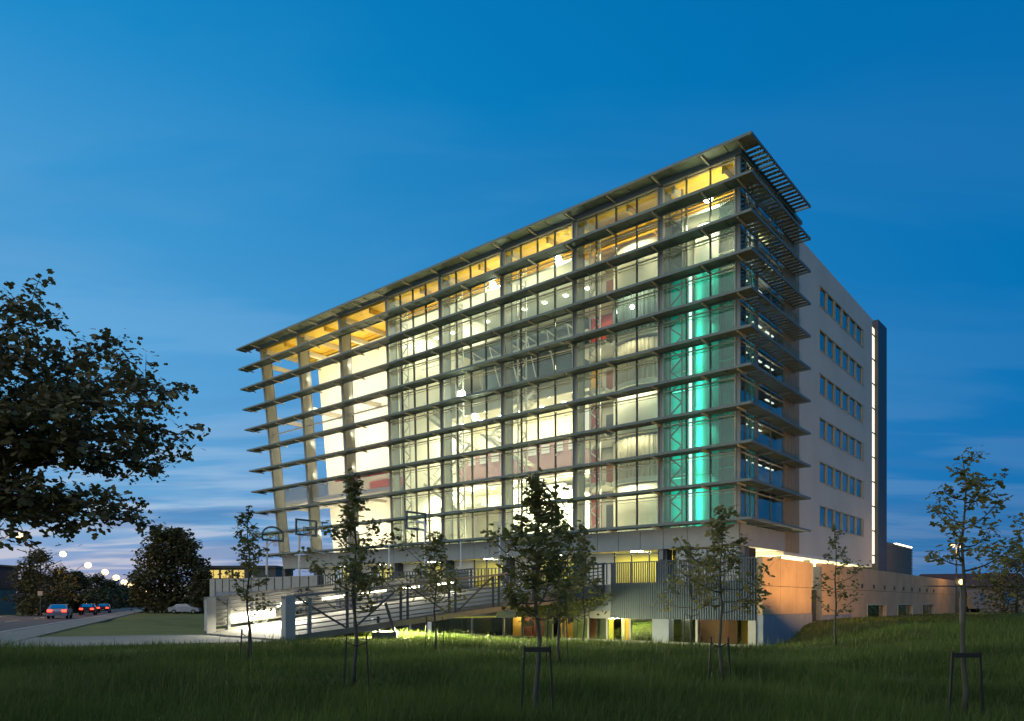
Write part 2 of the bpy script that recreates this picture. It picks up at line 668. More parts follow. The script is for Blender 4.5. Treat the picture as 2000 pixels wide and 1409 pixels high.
AL = [-60, -30, 0, 40, 90, 160, 260, 400, 700]
strip('road', 'asphalt', [rp(a, 0) for a in AL], [rp(a, 9.5) for a in AL], 1.30, 1.412)
strip('kerb', 'concrete', [rp(a, -0.25) for a in AL], [rp(a, 0) for a in AL], 1.30, 1.50)
strip('kerb', 'concrete', [rp(a, 9.5) for a in AL], [rp(a, 9.75) for a in AL], 1.30, 1.50)
strip('pavement', 'paving', [rp(a, -2.6) for a in AL], [rp(a, -0.25) for a in AL], 1.30, 1.47)
strip('road_marking', 'road_paint', [rp(a, 9.05) for a in AL], [rp(a, 9.2) for a in AL], 1.40, 1.416)
for i in range(14):
    a = -8 + i * 14
    strip('road_marking', 'road_paint', [rp(a, 4.7), rp(a + 6, 4.7)], [rp(a, 4.82), rp(a + 6, 4.82)], 1.40, 1.416)
# footpath from the road to the foot of the ramp
N0, F0 = Vector((-9.3, 29.7)), Vector((-15.0, 35.8))
N1, F1 = Vector((5.24, 41.65)), Vector((-2.65, 48.2))
strip('footpath', 'paving', [(-24.5, 21.6), (-17.8, 25.3), (-12.5, 28.2), (-9.2, 29.6)], [(-27.0, 31.6), (-21.8, 33.2), (-17.5, 35.8), (-15.1, 36.2)], 1.25, 1.445)

# ------------------------------------------------------------------ the office building
building = empty('office_building', (BX, BY, 0), ANG)
tag(building, 'long glass and steel office building with stacked grey sun louvers, lit from inside', 'building')
B = building


def lean(x, y, z):
    """the far left end of the front leans outwards towards its top"""
    t = min(abs(min(x, 0)), 60.0)
    return (x + 4.0 * (t / 56.0) ** 3 * (31.0 - z) / 24.0, y, z)


def LZ(i):
    return 32.1 - 2.375 * i


COLX = [-5.66 - 7.2 * i for i in range(8)]
FL = [8.35 + 3.56 * j for j in range(7)]

# --- louvers of the front
for i in range(11):
    z = LZ(i)
    fr = MB(lean)
    n = 24
    for k in range(n):
        xa, xb = -59 + 60.3 * k / n, -59 + 60.3 * (k + 1) / n
        fr.box(xa, xb, -1.32, -1.24, z - 0.17, z)
        fr.box(xa, xb, -0.20, -0.13, z - 0.15, z - 0.02)
    fr.box(-59, -58.93, -1.24, -0.2, z - 0.15, z - 0.02)
    for k in range(33):
        x = -58.2 + k * 1.8
        fr.box(x - 0.025, x + 0.025, -1.24, -0.2, z - 0.14, z - 0.09)
    lo = fr.build('sun_louver', 'louver_metal', B)
    bl = MB(lean)
    for k in range(7):
        y = -1.17 + k * 0.148
        for q in range(12):
            xa, xb = -58.93 + 60.1 * q / 12, -58.93 + 60.1 * (q + 1) / 12
            bl.bar((xa, y, z - 0.055), (xb, y, z - 0.055), 0.150, 0.014, up=(0, 0.22, 1))
    bl.build('blade', 'louver_metal', lo)['kind'] = 'stuff'
    for c in [0.35] + COLX + [-54.9 - 3.2]:
        for h in (0, 3.6):
            x = c + h
            if h and (c > 0 or c < -57):
                continue
            if c <= 0 and h == 0 and c < -57 and i == 99:
                continue
            b = MB(lean)
            b.bar((x, -1.2, z - 0.20), (x, 0.10, z - 0.24), 0.08, 0.12)
            b.build('bracket', 'bracket_metal', lo)
# --- louvers of the right face: open frames with cross blades
bl_proto = None
for i in range(11):
    z = LZ(i)
    fr = MB()
    fr.box(1.22, 1.30, -1.24, 9.8, z - 0.17, z)
    fr.box(0.14, 0.21, -0.13, 9.8, z - 0.15, z - 0.02)
    fr.box(0.21, 1.22, 9.72, 9.8, z - 0.15, z - 0.02)
    for y in (2.6, 6.2):
        fr.bar((1.2, y, z - 0.20), (-0.05, y, z - 0.24), 0.08, 0.12)
    lo = fr.build('sun_louver', 'louver_metal', B)
    for k in range(20):
        y = -0.95 + k * 0.54
        if bl_proto is None:
            b = MB()
            b.bar((0.21, 0, 0), (1.22, 0, 0), 0.25, 0.02, up=(0, 0.22, 1))
            o = b.build('blade', 'louver_metal', lo)
            bl_proto = o
        else:
            o = bl_proto.copy()
            COL.objects.link(o)
            o.parent = lo
        o.location = (0, y, z - 0.08)

# --- columns: deep blade columns on the grid, right through the front
for c in COLX + [-0.12]:
    b = MB(lean)
    open_bay = c < -35
    d = 1.15 if open_bay else 0.95
    w = 0.30 if c < -1 else 0.16
    b.box(c - w / 2, c + w / 2, 0.06, d, 6.0 if not open_bay else 8.0, 31.7)
    b.box(c - w / 2 - 0.07, c + w / 2 + 0.07, 0.0, 0.06, 8.12, 31.7)
    b.box(c - w / 2 - 0.06, c + w / 2 + 0.06, d, d + 0.05, 8.12, 31.7)
    b.build('column', 'steel', B)
    if open_bay:
        for z in (30.2, 14.0, 24.0):
            q = MB(lean)
            q.box(c - 0.14, c + 0.14, d + 0.05, 4.9, z - 0.5, z)
            q.build('beam', 'bracket_metal', B)
        for k in range(9):
            z0 = 8.6 + k * 2.375
            q = MB(lean)
            q.bar((c, 0.35, z0), (c, 0.35, z0 + 0.06), 0.36, 0.9)
            q.build('stiffener', 'steel', B)

# --- mullions, transoms and panes of the five glazed bays
BAYS = [(-5.66, -0.12, 3)] + [(COLX[k + 1], COLX[k], 4) for k in range(4)]
for (xa, xb, nd) in BAYS:
    xs = [xa + 0.24 + (xb - xa - 0.40) * k / nd for k in range(nd + 1)]
    for k, x in enumerate(xs):
        m = MB(lean)
        m.box(x - 0.028, x + 0.028, -0.10, 0.10, 8.14, 31.6)
        m.build('mullion', 'dark_steel' if 0 < k < nd else 'bracket_metal', B)
    for i in range(10):
        zt, zb = LZ(i), LZ(i + 1)
        t = MB(lean)
        t.box(xs[0], xs[-1], -0.075, 0.05, zt - 0.42, zt - 0.35)
        t.box(xs[0], xs[-1], -0.05, 0.03, zt - 0.60, zt - 0.575)
        t.build('transom', 'bracket_metal', B)
        for k in range(nd):
            p = MB(lean)
            p.box(xs[k] + 0.03, xs[k + 1] - 0.03, -0.012, 0.012, zb - 0.33, zt - 0.44)
            p.build('pane', 'facade_glass', B)
# long pipe rail under the fifth louver of the open bays, and gallery edge
pr = MB(lean)
for k in range(6):
    pr.bar((-56 + k * 3.6, 0.55, LZ(4) - 0.75), (-56 + (k + 1) * 3.6, 0.55, LZ(4) - 0.75), 0.13, 0.13)
pr.build('pipe_rail', 'white_steel', B)

# --- white lattice columns behind the glass, one beside each column
for c in COLX[:5]:
    x0, x1 = c + 0.45, c + 1.35
    yl_ = 0.55 if c > -6 else 1.35
    t = MB(lean)
    for x in (x0, x1):
        for z in range(8, 31, 4):
            t.bar((x, yl_, z + 0.3), (x, yl_, min(z + 4.3, 31.3)), 0.10, 0.10, up=(0, 1, 0))
    z = 8.5
    s = 0
    while z < 30.4:
        a, b2 = (x0, x1) if s % 2 == 0 else (x1, x0)
        t.bar((a, yl_, z), (b2, yl_, z + 0.75), 0.09, 0.09, up=(0, 1, 0))
        z += 0.75
        s += 1
    t.build('lattice_column', 'white_steel' if c < -6 else 'steel', B)

# --- fascia panels below the glass
for k in range(31):
    xa, xb = -0.02 - k * 1.8, -1.78 - k * 1.8
    p = MB(lean)
    p.box(max(xb, -55.4), xa, -0.12, 0.02, 6.71, 8.10)
    p.build('fascia_panel', 'fascia_panel', B)
    if xb < -55.4:
        break
for k in range(5):
    p = MB()
    p.box(0.0, 0.12, 0.02 + k * 1.56, 1.55 + k * 1.56, 6.71, 8.10)
    p.build('fascia_panel', 'fascia_panel', B)
b = MB(lean)
for k in range(11):
    b.box(-55.3 + k * 5, -50.3 + k * 5 if k < 10 else -0.1, 0.03, 11, 6.78, 8.1)
b.build('floor_slab', 'warm_white', B)
b = MB(lean)
b.box(-55.3, -55.0, 0.03, 5, 6.75, 8.3)
b.build('end_beam', 'fascia_panel', B)

# --- roof
b = MB(lean)
for k in range(12):
    b.box(-57 + k * 4.75, -57 + (k + 1) * 4.75 + (0.13 if k == 11 else 0), -0.05, 11.5, 31.75, 32.0)
b.build('roof', 'louver_metal', B)
b = MB(lean)
for k in range(11):
    b.box(-56.3 + k * 5.1, -56.3 + (k + 1) * 5.1, 0.15, 11.4, 31.55, 31.74)
b.build('ceiling', 'wood_ceiling', B)
for k in range(16):
    x = -55.2 + k * 3.6
    b = MB(lean)
    b.box(x - 0.10, x + 0.10, 0.2, 11.3, 31.05, 31.54)
    b.build('roof_beam', 'wood_ceiling' if k % 2 else 'bracket_metal', B)
for k, y in enumerate((5.2, 7.8)):
    b = MB(lean)
    for q in range(11):
        b.box(-56 + q * 5.0, -51 + q * 5.0, y - 0.16, y + 0.16, 31.25, 31.50)
    b.build('roof_purlin', 'wood_ceiling', B)

# pale edge beam under the roof, lit from below, and the white ceiling of the top floor
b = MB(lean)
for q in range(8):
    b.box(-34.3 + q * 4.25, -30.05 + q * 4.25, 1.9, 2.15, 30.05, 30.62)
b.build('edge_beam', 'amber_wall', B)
b = MB()
b.box(-34.1, -12.9, 0.75, 11.5, 29.30, 29.48)
b.box(-5.2, -0.4, 0.75, 11.2, 29.30, 29.48)
b.build('ceiling', 'warm_white', B)

# ------------------------------------------------------------------ inside the glass hall
def part(name, material, *boxes, warp=None, parent=None):
    b = MB(warp)
    for q in boxes:
        b.box(*q)
    return b.build(name, material, parent or B)


# open bays on the left: tall cream wall, gallery, red edge
part('back_wall', 'cream', (-52.5, -34.3, 5.0, 5.3, 8.1, 31.0), warp=lean)
part('gallery_floor', 'warm_white', (-54.6, -48, 0.5, 5.0, 13.75, 14.1), (-48, -41, 0.5, 5.0, 13.75, 14.1), (-41, -34.4, 0.5, 5.0, 13.75, 14.1), warp=lean)
part('gallery_screen', 'mesh_screen', (-54.6, -44.2, 0.45, 0.48, 14.1, 15.35), (-44.2, -34.4, 0.45, 0.48, 14.1, 15.35), warp=lean)
part('gallery_rail', 'steel', (-54.6, -44.2, 0.42, 0.49, 15.35, 15.42), warp=lean)
part('gallery_rail', 'red_panel', (-44.2, -34.4, 0.40, 0.50, 15.35, 15.50), warp=lean)
part('gallery_upstand', 'red_panel', (-44.0, -34.4, 4.7, 4.95, 14.1, 15.9), warp=lean)
part('partition', 'warm_white', (-34.35, -34.15, 1.2, 12, 8.1, 31.0), warp=lean)

# hall behind bays three to five
part('back_wall', 'cream', (-34.1, -14.2, 11.6, 11.9, 8.1, 31.0))
part('hall_floor', 'warm_white', (-34.1, -14.2, 0.6, 11.6, 8.1, 8.3))
part('gallery_wall', 'mauve', (-33.8, -14.4, 8.7, 9.0, 14.6, 17.9))
for k in range(12):
    x = -15.6 - k * 1.55
    part('lit_window', 'window_lit_white', (x - 0.9, x, 8.62, 8.69, 16.85, 17.65))
part('gallery_floor', 'warm_white', (-34.1, -14.2, 7.6, 11.6, 14.2, 14.55))
part('ceiling', 'warm_white', (-34.1, -14.2, 5.6, 11.6, 21.5, 21.85))
part('lit_wall', 'window_lit_white', (-21.0, -14.6, 11.5, 11.58, 18.6, 21.2))
part('bulkhead', 'interior_grey', (-34.1, -14.2, 5.4, 5.6, 20.9, 22.2))
part('sky_reflect_top', 'sky_reflect_blue', (-27.6, -14.2, 2.6, 11.6, 25.6, 25.9))  # blue panels here and below paint the sky's reflection in the glass
part('reflect_front', 'sky_reflect_blue', (-27.6, -14.2, 6.0, 6.25, 22.3, 25.6))
b = MB()
for k in range(6):
    x = -15.5 - k * 2.1
    b.bar((x, 2.7, 25.45), (x - 1.4, 6.0, 22.4), 0.08, 0.08)
    b.bar((x, 2.7, 25.45), (x, 6.0, 25.0), 0.10, 0.10)
b.tube([(-14.4, 4.0, 24.9), (-27.4, 4.0, 24.9)], 0.28, 10)
b.build('duct_truss', 'white_steel', B)
part('ceiling', 'warm_white', (-34.1, -27.6, 6.2, 11.6, 25.4, 25.75))
part('mezzanine_rail', 'white_steel', (-34.1, -27.4, 4.0, 4.08, 26.3, 26.38), (-34.1, -27.4, 4.0, 4.08, 25.8, 25.86))
part('side_wall', 'warm_white', (-27.7, -27.5, 3.0, 11.6, 26.0, 31.0))
part('hall_wall', 'warm_white', (-27.6, -20.4, 9.2, 9.4, 8.3, 14.0), (-20.4, -14.3, 9.0, 9.2, 8.3, 13.6))
part('hall_door', 'dark_door', (-16.6, -15.4, 8.92, 8.98, 8.35, 12.4))
part('hall_door', 'interior_grey', (-31.2, -30.0, 11.5, 11.57, 8.35, 11.4))
part('balcony', 'interior_grey', (-34.1, -27.8, 6.0, 11.6, 12.2, 12.5))
# stair flights crossing the third and fourth bays
for (xa, xb, za, zb, y) in ((-20.6, -25.8, 15.0, 18.4, 3.6), (-25.8, -20.6, 18.4, 21.6, 4.9), (-28.2, -33.2, 18.0, 21.4, 3.6), (-33.2, -28.2, 14.6, 18.0, 4.9), (-28.2, -33.2, 11.4, 14.6, 3.6)):
    b = MB()
    n = 12
    for k in range(n):
        f0, f1 = k / n, (k + 1) / n
        b.box(xa + (xb - xa) * f0, xa + (xb - xa) * f1, y, y + 1.2, za + (zb - za) * f0, za + (zb - za) * f0 + 0.12)
    for yy in (y, y + 1.2):
        b.bar((xa, yy, za - 0.1), (xb, yy, zb - 0.1), 0.06, 0.28)
        b.bar((xa, yy, za + 1.0), (xb, yy, zb + 1.0), 0.05, 0.05)
    b.build('stair_flight', 'white_steel', B)

# red stair core wall and doors between the hall and the drum
for j in range(6):
    z0, z1 = FL[j], FL[j + 1]
    part('core_wall', 'red_panel' if j == 4 else 'interior_grey', (-13.3, -12.1, 4.4, 4.6, z0 + 0.3, z1 - 0.1))
    part('core_panel', ('red_dull', 'red_dull', 'red_dull', 'amber_wall', 'red_panel', 'interior_grey')[j], (-14.4, -13.32, 4.3, 4.5, z0 + 0.3, z1 - 0.1))
    part('core_door', 'dark_door' if j % 2 == 0 else 'rust_panel', (-12.8, -11.9, 4.25, 4.36, z0 + 0.35, z0 + 2.5))
    part('floor_slab', 'warm_white', (-14.3, -11.2, 1.6, 11.4, z0 - 0.02, z0 + 0.28))
part('side_wall', 'warm_white', (-14.45, -14.25, 4.6, 11.6, 8.1, 31.0))

# the drum of curved meeting rooms in the second bay
DX, DY = -8.7, 5.0
for j in range(6):
    z0 = FL[j]
    b = MB()
    b.disc(DX, DY, z0 - 0.05, z0 + 0.30, 3.55, 48)
    b.build('curved_floor', 'warm_white', B)
    n = 220
    pts = []
    for k in range(n + 1):
        a = math.pi * 0.90 + math.pi * 1.2 * k / n
        rr = 3.25 + 0.07 * math.sin(k * 0.95) + 0.03 * math.sin(k * 2.3 + j)
        pts.append((DX + rr * math.cos(a), DY + rr * math.sin(a)))
    if j in (1, 3, 4):
        # curtains drawn
        b = MB()
        b.sheet(pts, z0 + 0.32, z0 + 3.35, 0.02)
        b.build('curtain', 'beige_curtain' if j != 4 else 'grey_curtain', B)
    else:
        b = MB()
        b.sheet([(DX + 3.3 * math.cos(math.pi * 0.9 + math.pi * 1.2 * k / 48), DY + 3.3 * math.sin(math.pi * 0.9 + math.pi * 1.2 * k / 48)) for k in range(49)], z0 + 0.32, z0 + 3.4, 0.05)
        b.build('curved_wall', 'cream' if j != 2 else 'warm_white', B)
    b = MB()
    b.sheet([(DX + 3.50 * math.cos(math.pi * 0.9 + math.pi * 1.2 * k / 48), DY + 3.50 * math.sin(math.pi * 0.9 + math.pi * 1.2 * k / 48)) for k in range(49)], z0 - 0.02, z0 + 0.22, 0.06)
    b.build('slab_edge', 'white_steel', B)
part('drum_wall', 'interior_grey', (-12.0, -5.3, 8.2, 8.4, 8.1, 31.0))
part('side_wall', 'warm_white', (-5.3, -5.1, 2.2, 11.3, 8.1, 31.0))
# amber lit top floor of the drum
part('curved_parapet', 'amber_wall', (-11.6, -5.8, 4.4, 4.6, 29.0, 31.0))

# corner bay: teal curved screen, curtains and a vertical light strip
for j in range(6):
    z0, z1 = FL[j], FL[j + 1]
    teal = j < 5
    b = MB()
    b.disc(-3.45, 2.75, z0 + 0.01, z1 - 0.01, 0.85, 36)
    b.build('round_column', 'teal_wall' if teal else 'warm_white', B)
    n = 90
    pts = [(-5.7 + 1.35 * k / n, 1.15 + 0.07 * math.sin(k * 0.9)) for k in range(n + 1)]
    b = MB()
    b.sheet(pts, z0 + 0.05, z1 - 0.02, 0.02)
    b.build('curtain', 'teal_curtain' if teal else 'beige_curtain', B)
    pts = [(-1.75 + 1.35 * k / 48, 0.75 + 0.05 * math.sin(k * 1.25)) for k in range(49)]
    pts += [(-0.38 + 0.03 * math.sin(k * 1.25), 0.85 + 1.5 * k / 50) for k in range(51)]
    b = MB()
    b.sheet(pts, z0 + 0.05, z1 - 0.02, 0.02)
    b.build('curtain', 'sheer_curtain', B)
    part('teal_screen' if teal else 'screen', 'teal_curtain' if teal else 'warm_white', (-5.0, -0.4, 3.75, 3.85, z0 + 0.02, z1 - 0.01))
    part('floor_slab', 'interior_grey', (-5.1, -0.35, 3.9, 10.9, z0 - 0.02, z0 + 0.28))
    part('room_wall', 'interior_grey', (-4.4, -4.25, 3.9, 10.8, z0 + 0.3, z1 - 0.05))
b = MB()
for j in range(5):
    b = MB()
    b.box(-4.20, -4.06, 1.36, 1.50, FL[j] + 0.02, FL[j + 1] - 0.02)
    b.build('light_strip', 'strip_teal', B)
for z in (11.6, 17.6, 23.0):
    part('handrail', 'white_steel', (-5.4, -4.3, 0.9, 0.96, z, z + 0.06))

# right face glazing (short bays beside the corner) and ribbed pier
RY = [0.05, 2.45, 2.95, 5.3, 7.75]
for y in (0.08, 0.9, 1.7, 2.45, 2.95, 5.3, 7.75):
    part('mullion', 'steel', (-0.06, 0.05, y - 0.022, y + 0.022, 8.12, 31.6))
for i in range(10):
    zt, zb = LZ(i), LZ(i + 1)
    part('transom', 'bracket_metal', (-0.05, 0.06, 0.1, 7.7, zt - 0.42, zt - 0.35))
    for (ya, yb) in ((0.11, 0.87), (0.93, 1.67), (1.73, 2.42), (2.98, 5.27), (5.33, 7.72)):
        part('pane', 'side_glass', (-0.012, 0.012, ya, yb, zb - 0.33, zt - 0.44))
part('solid_panel', 'steel', (-0.05, 0.05, 2.48, 2.92, 8.12, 31.6))
for k in range(11):
    y = 7.85 + k * 0.29
    part('rib', 'corrugated_tan', (0.0, 0.09, y, y + 0.17, 6.72, 31.4))
part('pier', 'corrugated_tan', (-0.5, -0.002, 7.80, 11.04, 6.74, 31.5))

# ------------------------------------------------------------------ white solid block with strip windows
Y0, Y1 = 11.05, 32.0
WROW = [28.72 - 3.56 * i for i in range(6)]
zs = [6.76] + sum([[w - 1.72, w] for w in reversed(WROW)], []) + [30.7]
for k in range(0, len(zs), 2):
    part('wall_band', 'white_wall', (-0.45, 0.0, Y0, Y1, zs[k], zs[k + 1]))
for w in WROW:
    part('wall_band', 'white_wall', (-0.45, 0.0, Y0, 15.85, w - 1.72, w))
    part('wall_band', 'white_wall', (-0.45, 0.0, 28.95, Y1, w - 1.72, w))
    fr = part('window_frame', 'tan_frame', (-0.40, 0.035, 15.85, 15.97, w - 1.72, w), (-0.40, 0.035, 28.83, 28.95, w - 1.72, w),
              (-0.40, 0.035, 15.97, 28.83, w - 1.72, w - 1.64), (-0.40, 0.035, 15.97, 28.83, w - 0.08, w))
    for k in range(6):
        ya = 15.97 + k * 2.143
        wd = part('window', 'window_glass', (-0.12, -0.09, ya + 0.02, ya + 1.66, w - 1.64, w - 0.08), parent=fr)
        if k < 5:
            part('window_pier', 'tan_frame', (-0.38, 0.01, ya + 1.68, ya + 2.12, w - 1.64, w - 0.08), parent=fr)
        else:
            part('window_pier', 'tan_frame', (-0.38, 0.01, ya + 1.68, ya + 2.14, w - 1.64, w - 0.08), parent=fr)
    part('blind', 'grey_curtain', (-0.9, -0.86, 15.8, 28.9, w - 1.9, w + 0.3))
part('block_wall', 'white_wall', (-14, -0.46, Y0, Y0 + 0.3, 8.4, 30.6), (-14, -13.7, Y0 + 0.3, Y1, 6.8, 30.6), (-13.7, -0.46, Y1 - 0.3, Y1, 6.8, 30.6))
part('block_roof', 'white_wall', (-13.7, -0.46, Y0 + 0.3, Y1 - 0.3, 30.1, 30.4))
part('soffit', 'warm_white', (-13.9, -0.02, 7.9, Y1 - 0.01, 6.50, 6.75))
part('ground_floor_wall', 'cream', (-3.6, -3.4, 3.6, 31.5, 4.05, 6.5))
for k in range(4):
    part('ground_floor_column', 'steel', (-1.3, -0.9, 9.5 + k * 6.5, 9.9 + k * 6.5, 4.05, 6.5))
part('soffit_lamp', 'soffit_strip', (-3.36, -3.26, 4.0, 30.5, 6.2, 6.28))
# lit stair slot and dark fin at the far end
part('stair_slot', 'strip_warm', (-0.5, -0.03, 32.02, 33.0, 6.9, 30.0))
for k in range(10):
    part('slot_bar', 'dark_steel', (-0.029, 0.02, 32.02, 33.0, 7.6 + k * 2.4, 7.72 + k * 2.4))
b = MB()
n0 = len(b.v)
b.v += [(-2.5, 33.02, 3.0), (0.30, 33.02, 3.0), (0.30, 36.4, 3.0), (-2.5, 36.4, 3.0), (-2.5, 33.02, 30.9), (0.30, 33.02, 30.9), (0.30, 36.4, 31.0), (-2.5, 36.4, 31.0)]
b.f += BOXF
b.build('fin', 'fin_metal', B)
# low ribbed box behind the fin
part('plant_room', 'box_metal', (-7, -0.05, 36.6, 49.5, 3.0, 9.35))
for k in range(15):
    part('cladding_rib', 'box_metal', (-0.05, 0.06, 36.62, 49.5, 5.4 + k * 0.26, 5.4 + k * 0.26 + 0.13))
part('roof_edge_lamp', 'soffit_strip', (-0.3, 0.02, 42.0, 49.4, 9.36, 9.46))

# ------------------------------------------------------------------ ground floor under the fascia
part('ground_floor_slab', 'concrete', (-48, 4.9, -9.95, -0.5, 3.75, 4.05), (-55, 4.9, -0.5, 34, 3.75, 4.05))
for k, c in enumerate(COLX):
    part('ground_floor_column', 'dark_steel', (c - 0.35, c + 0.35, 0.25, 1.0, 4.05, 6.7), warp=lean)
for k in range(1, 7):
    xa, xb = COLX[k] + 0.4, COLX[k - 1] - 0.4
    part('room_wall', 'yellow_wall', (xa, xb, 3.4, 3.6, 4.05, 6.7), warp=lean)
    part('room_wall', 'cream', (xa, xa + 2.4, 0.9, 1.1, 4.05, 6.7), warp=lean)
    for q in range(3):
        x = xa + 2.45 + q * 1.45
        part('window_bar', 'dark_steel', (x, x + 0.07, 0.9, 1.0, 4.05, 6.7), warp=lean)
        part('pane', 'facade_glass', (x + 0.08, x + 1.44, 0.94, 0.965, 4.05, 6.7), warp=lean)
part('room_wall', 'green_wall', (-5.3, -0.3, 1.6, 1.8, 4.05, 6.7))
part('room_panel', 'orange_red', (-5.2, -4.4, 1.40, 1.58, 5.2, 6.5))
for q in range(4):
    x = -5.2 + q * 1.25
    part('window_bar', 'dark_steel', (x, x + 0.07, 0.9, 1.0, 4.05, 6.7))
    part('pane', 'dark_glass', (x + 0.08, x + 1.24, 0.94, 0.965, 4.05, 6.7))
part('corner_column', 'dark_steel', (-0.5, 0.0, 0.9, 1.5, 4.05, 6.7))
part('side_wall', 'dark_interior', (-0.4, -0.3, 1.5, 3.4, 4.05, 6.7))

# ------------------------------------------------------------------ lamps of the building
FLOOD = ((902, 770), (928, 815), (963, 558), (1090, 508), (1383, 388))
for (qx, qy) in FLOOD:
    # hung just inside the glass
    k = (qx - 1000) / 1432
    t = (BX + 0.35 * 0.642 - k * (BY + 0.35 * 0.767)) / (0.767 + 0.642 * k)
    dep = BY + 0.642 * t + 0.767 * 0.35
    z = 3 + (1178 - qy) / 1432 * dep
    b = MB()
    b.ball((-t, 0.35, z), 0.30, 12)
    f = b.build('floodlight', 'flood_white', B)
    b = MB()
    b.tube([(-t, 0.35, z + 0.29), (-t, 0.35, z + 0.6)], 0.04, 6)
    b.build('lamp_arm', 'steel', f)
for j in (4, 5):
    z = FL[j] + 1.9
    b = MB()
    b.ball((-6.9 - (j == 4) * 1.6, 1.0, z), 0.15, 10)
    b.build('globe_lamp', 'lamp_white', B)

DOWN = (0, 0, 0)
for zc_, y_, n_ in ((21.49, 7.0, 8), (21.49, 9.4, 8), (14.19, 8.2, 8), (29.29, 2.6, 9), (29.29, 5.6, 9)):
    for k in range(n_):
        x = -15.5 - k * (18.0 / (n_ - 1))
        part('downlight', 'lamp_white', (x - 0.14, x + 0.14, y_ - 0.14, y_ + 0.14, zc_ - 0.06, zc_))
UP = (math.pi, 0, 0)
# open bays: floodlights on the cream wall
area('hall_light', B, (-44, 0.9, 10.4), (14, 0.3), 650, CREAMY, (R(95), 0, 0))
for z in (16.6, 20.0, 23.6, 27.0):
    area('hall_light', B, (-44.5, 0.7, z), (16, 0.3), 430, CREAMY, (R(94), 0, 0))
area('hall_light', B, (-45, 2.4, 27.8), (19, 0.5), 520, YEL, UP)
for c in COLX[5:]:
    area('column_light', B, (c + 1.1, 1.6, 19.5), (0.25, 18), 210, CREAMY, (R(90), 0, R(75)))
# hall
for x in (-31, -24, -17.6):
    area('hall_light', B, (x, 6.2, 14.0), (4, 2.0), 1700, CREAMY, (R(22), 0, 0))
    area('hall_light', B, (x, 7.6, 21.2), (4, 2.0), 800, CREAMY, (R(14), 0, 0))
    area('hall_light', B, (x, 4.2, 29.25), (4, 2.0), 520, CREAMY, DOWN)
    area('hall_light', B, (x, 1.7, 27.2), (5.5, 0.4), 110, CREAMY, UP)
    area('hall_light', B, (x, 1.3, 29.55), (5.5, 0.25), 110, YEL, UP)
    area('hall_light', B, (x, 4.6, 29.6), (5, 0.4), 130, YEL, UP)
# drum
for j in range(6):
    z = FL[j + 1] - 0.35
    area('hall_light', B, (-9.2, 1.35, z), (4.4, 0.5), (120, 95, 120, 60, 70, 80)[j], WARM, (R(20), 0, 0))
    area('hall_light', B, (-13.0, 2.8, z), (1.4, 0.8), 55, WARM, DOWN)
area('hall_light', B, (-9, 2.5, 29.2), (5, 0.5), 110, YEL, UP)
area('hall_light', B, (-3, 1.3, 29.55), (4, 0.25), 90, YEL, UP)
area('hall_light', B, (-2.8, 1.8, 29.2), (4, 0.8), 330, CREAMY, DOWN)
# teal strip light
for j in range(5):
    area('strip_glow', B, (-4.0, 1.52, FL[j] + 1.8), (0.25, 3.2), (46, 46, 44, 36, 16)[j], TEALC, (R(90), 0, R(-25)))
    area('strip_glow', B, (-4.75, 0.65, FL[j] + 1.8), (0.9, 3.0), (32, 32, 30, 24, 12)[j], TEALC, (R(90), 0, 0))
    area('strip_glow', B, (-1.9, 1.6, FL[j + 1] - 0.2), (1.6, 0.4), (26, 26, 26, 26, 30)[j], (0.45, 1.0, 0.85), DOWN)
# right face rooms: weak warm ceilings, and lit strips along the window heads
for i in range(2, 9):
    z = LZ(i) - 0.62
    for (ya, yb) in ((0.6, 1.9), (2.9, 4.4), (5.2, 6.6)):
        if (i * 3 + int(ya * 2)) % 4 != 3:
            part('strip_lamp', 'edge_strip', (-0.34, -0.24, ya, yb, z - 0.05, z + 0.01))
for j in range(6):
    area('room_light', B, (-1.2, 5.5, FL[j + 1] - 0.5), (0.3, 4.5), (5, 6, 8, 13, 20, 28)[j], YEL, UP)
# ground floor
for k in range(1, 7):
    c = (COLX[k] + COLX[k - 1]) / 2
    area('room_light', B, (c + 0.8, 2.3, 6.6), (5, 0.8), 150 if k == 1 else 75, (1.0, 0.88, 0.42), DOWN)
    part('soffit_lamp', 'lamp_white', (c + 1.0, c + 2.0, 0.35, 0.42, 6.66, 6.70), warp=lean)
area('room_light', B, (-1.5, 17.5, 4.6), (1.5, 26), 1000, (1.0, 0.84, 0.46), UP)
area('room_light', B, (-2.6, 1.3, 6.6), (4, 0.3), 8, WARM, DOWN)

# ------------------------------------------------------------------ terrace podium with its half sunken lower storey
podium = empty('terrace_podium', (BX, BY, 0), ANG)
tag(podium, 'low concrete podium with lit half sunken windows under the footbridge', 'podium')
PY = -10.1


def px_to_x(q, y=PY):
    """local x on a plane parallel to the front, for a sight line through photo column q"""
    k = (q - 1000) / 1432
    ox, oy = to_world(0, y)
    t = (ox - k * oy) / (0.767 + 0.642 * k)
    return -t


def pp(name, material, *boxes):
    return part(name, material, *boxes, parent=podium)


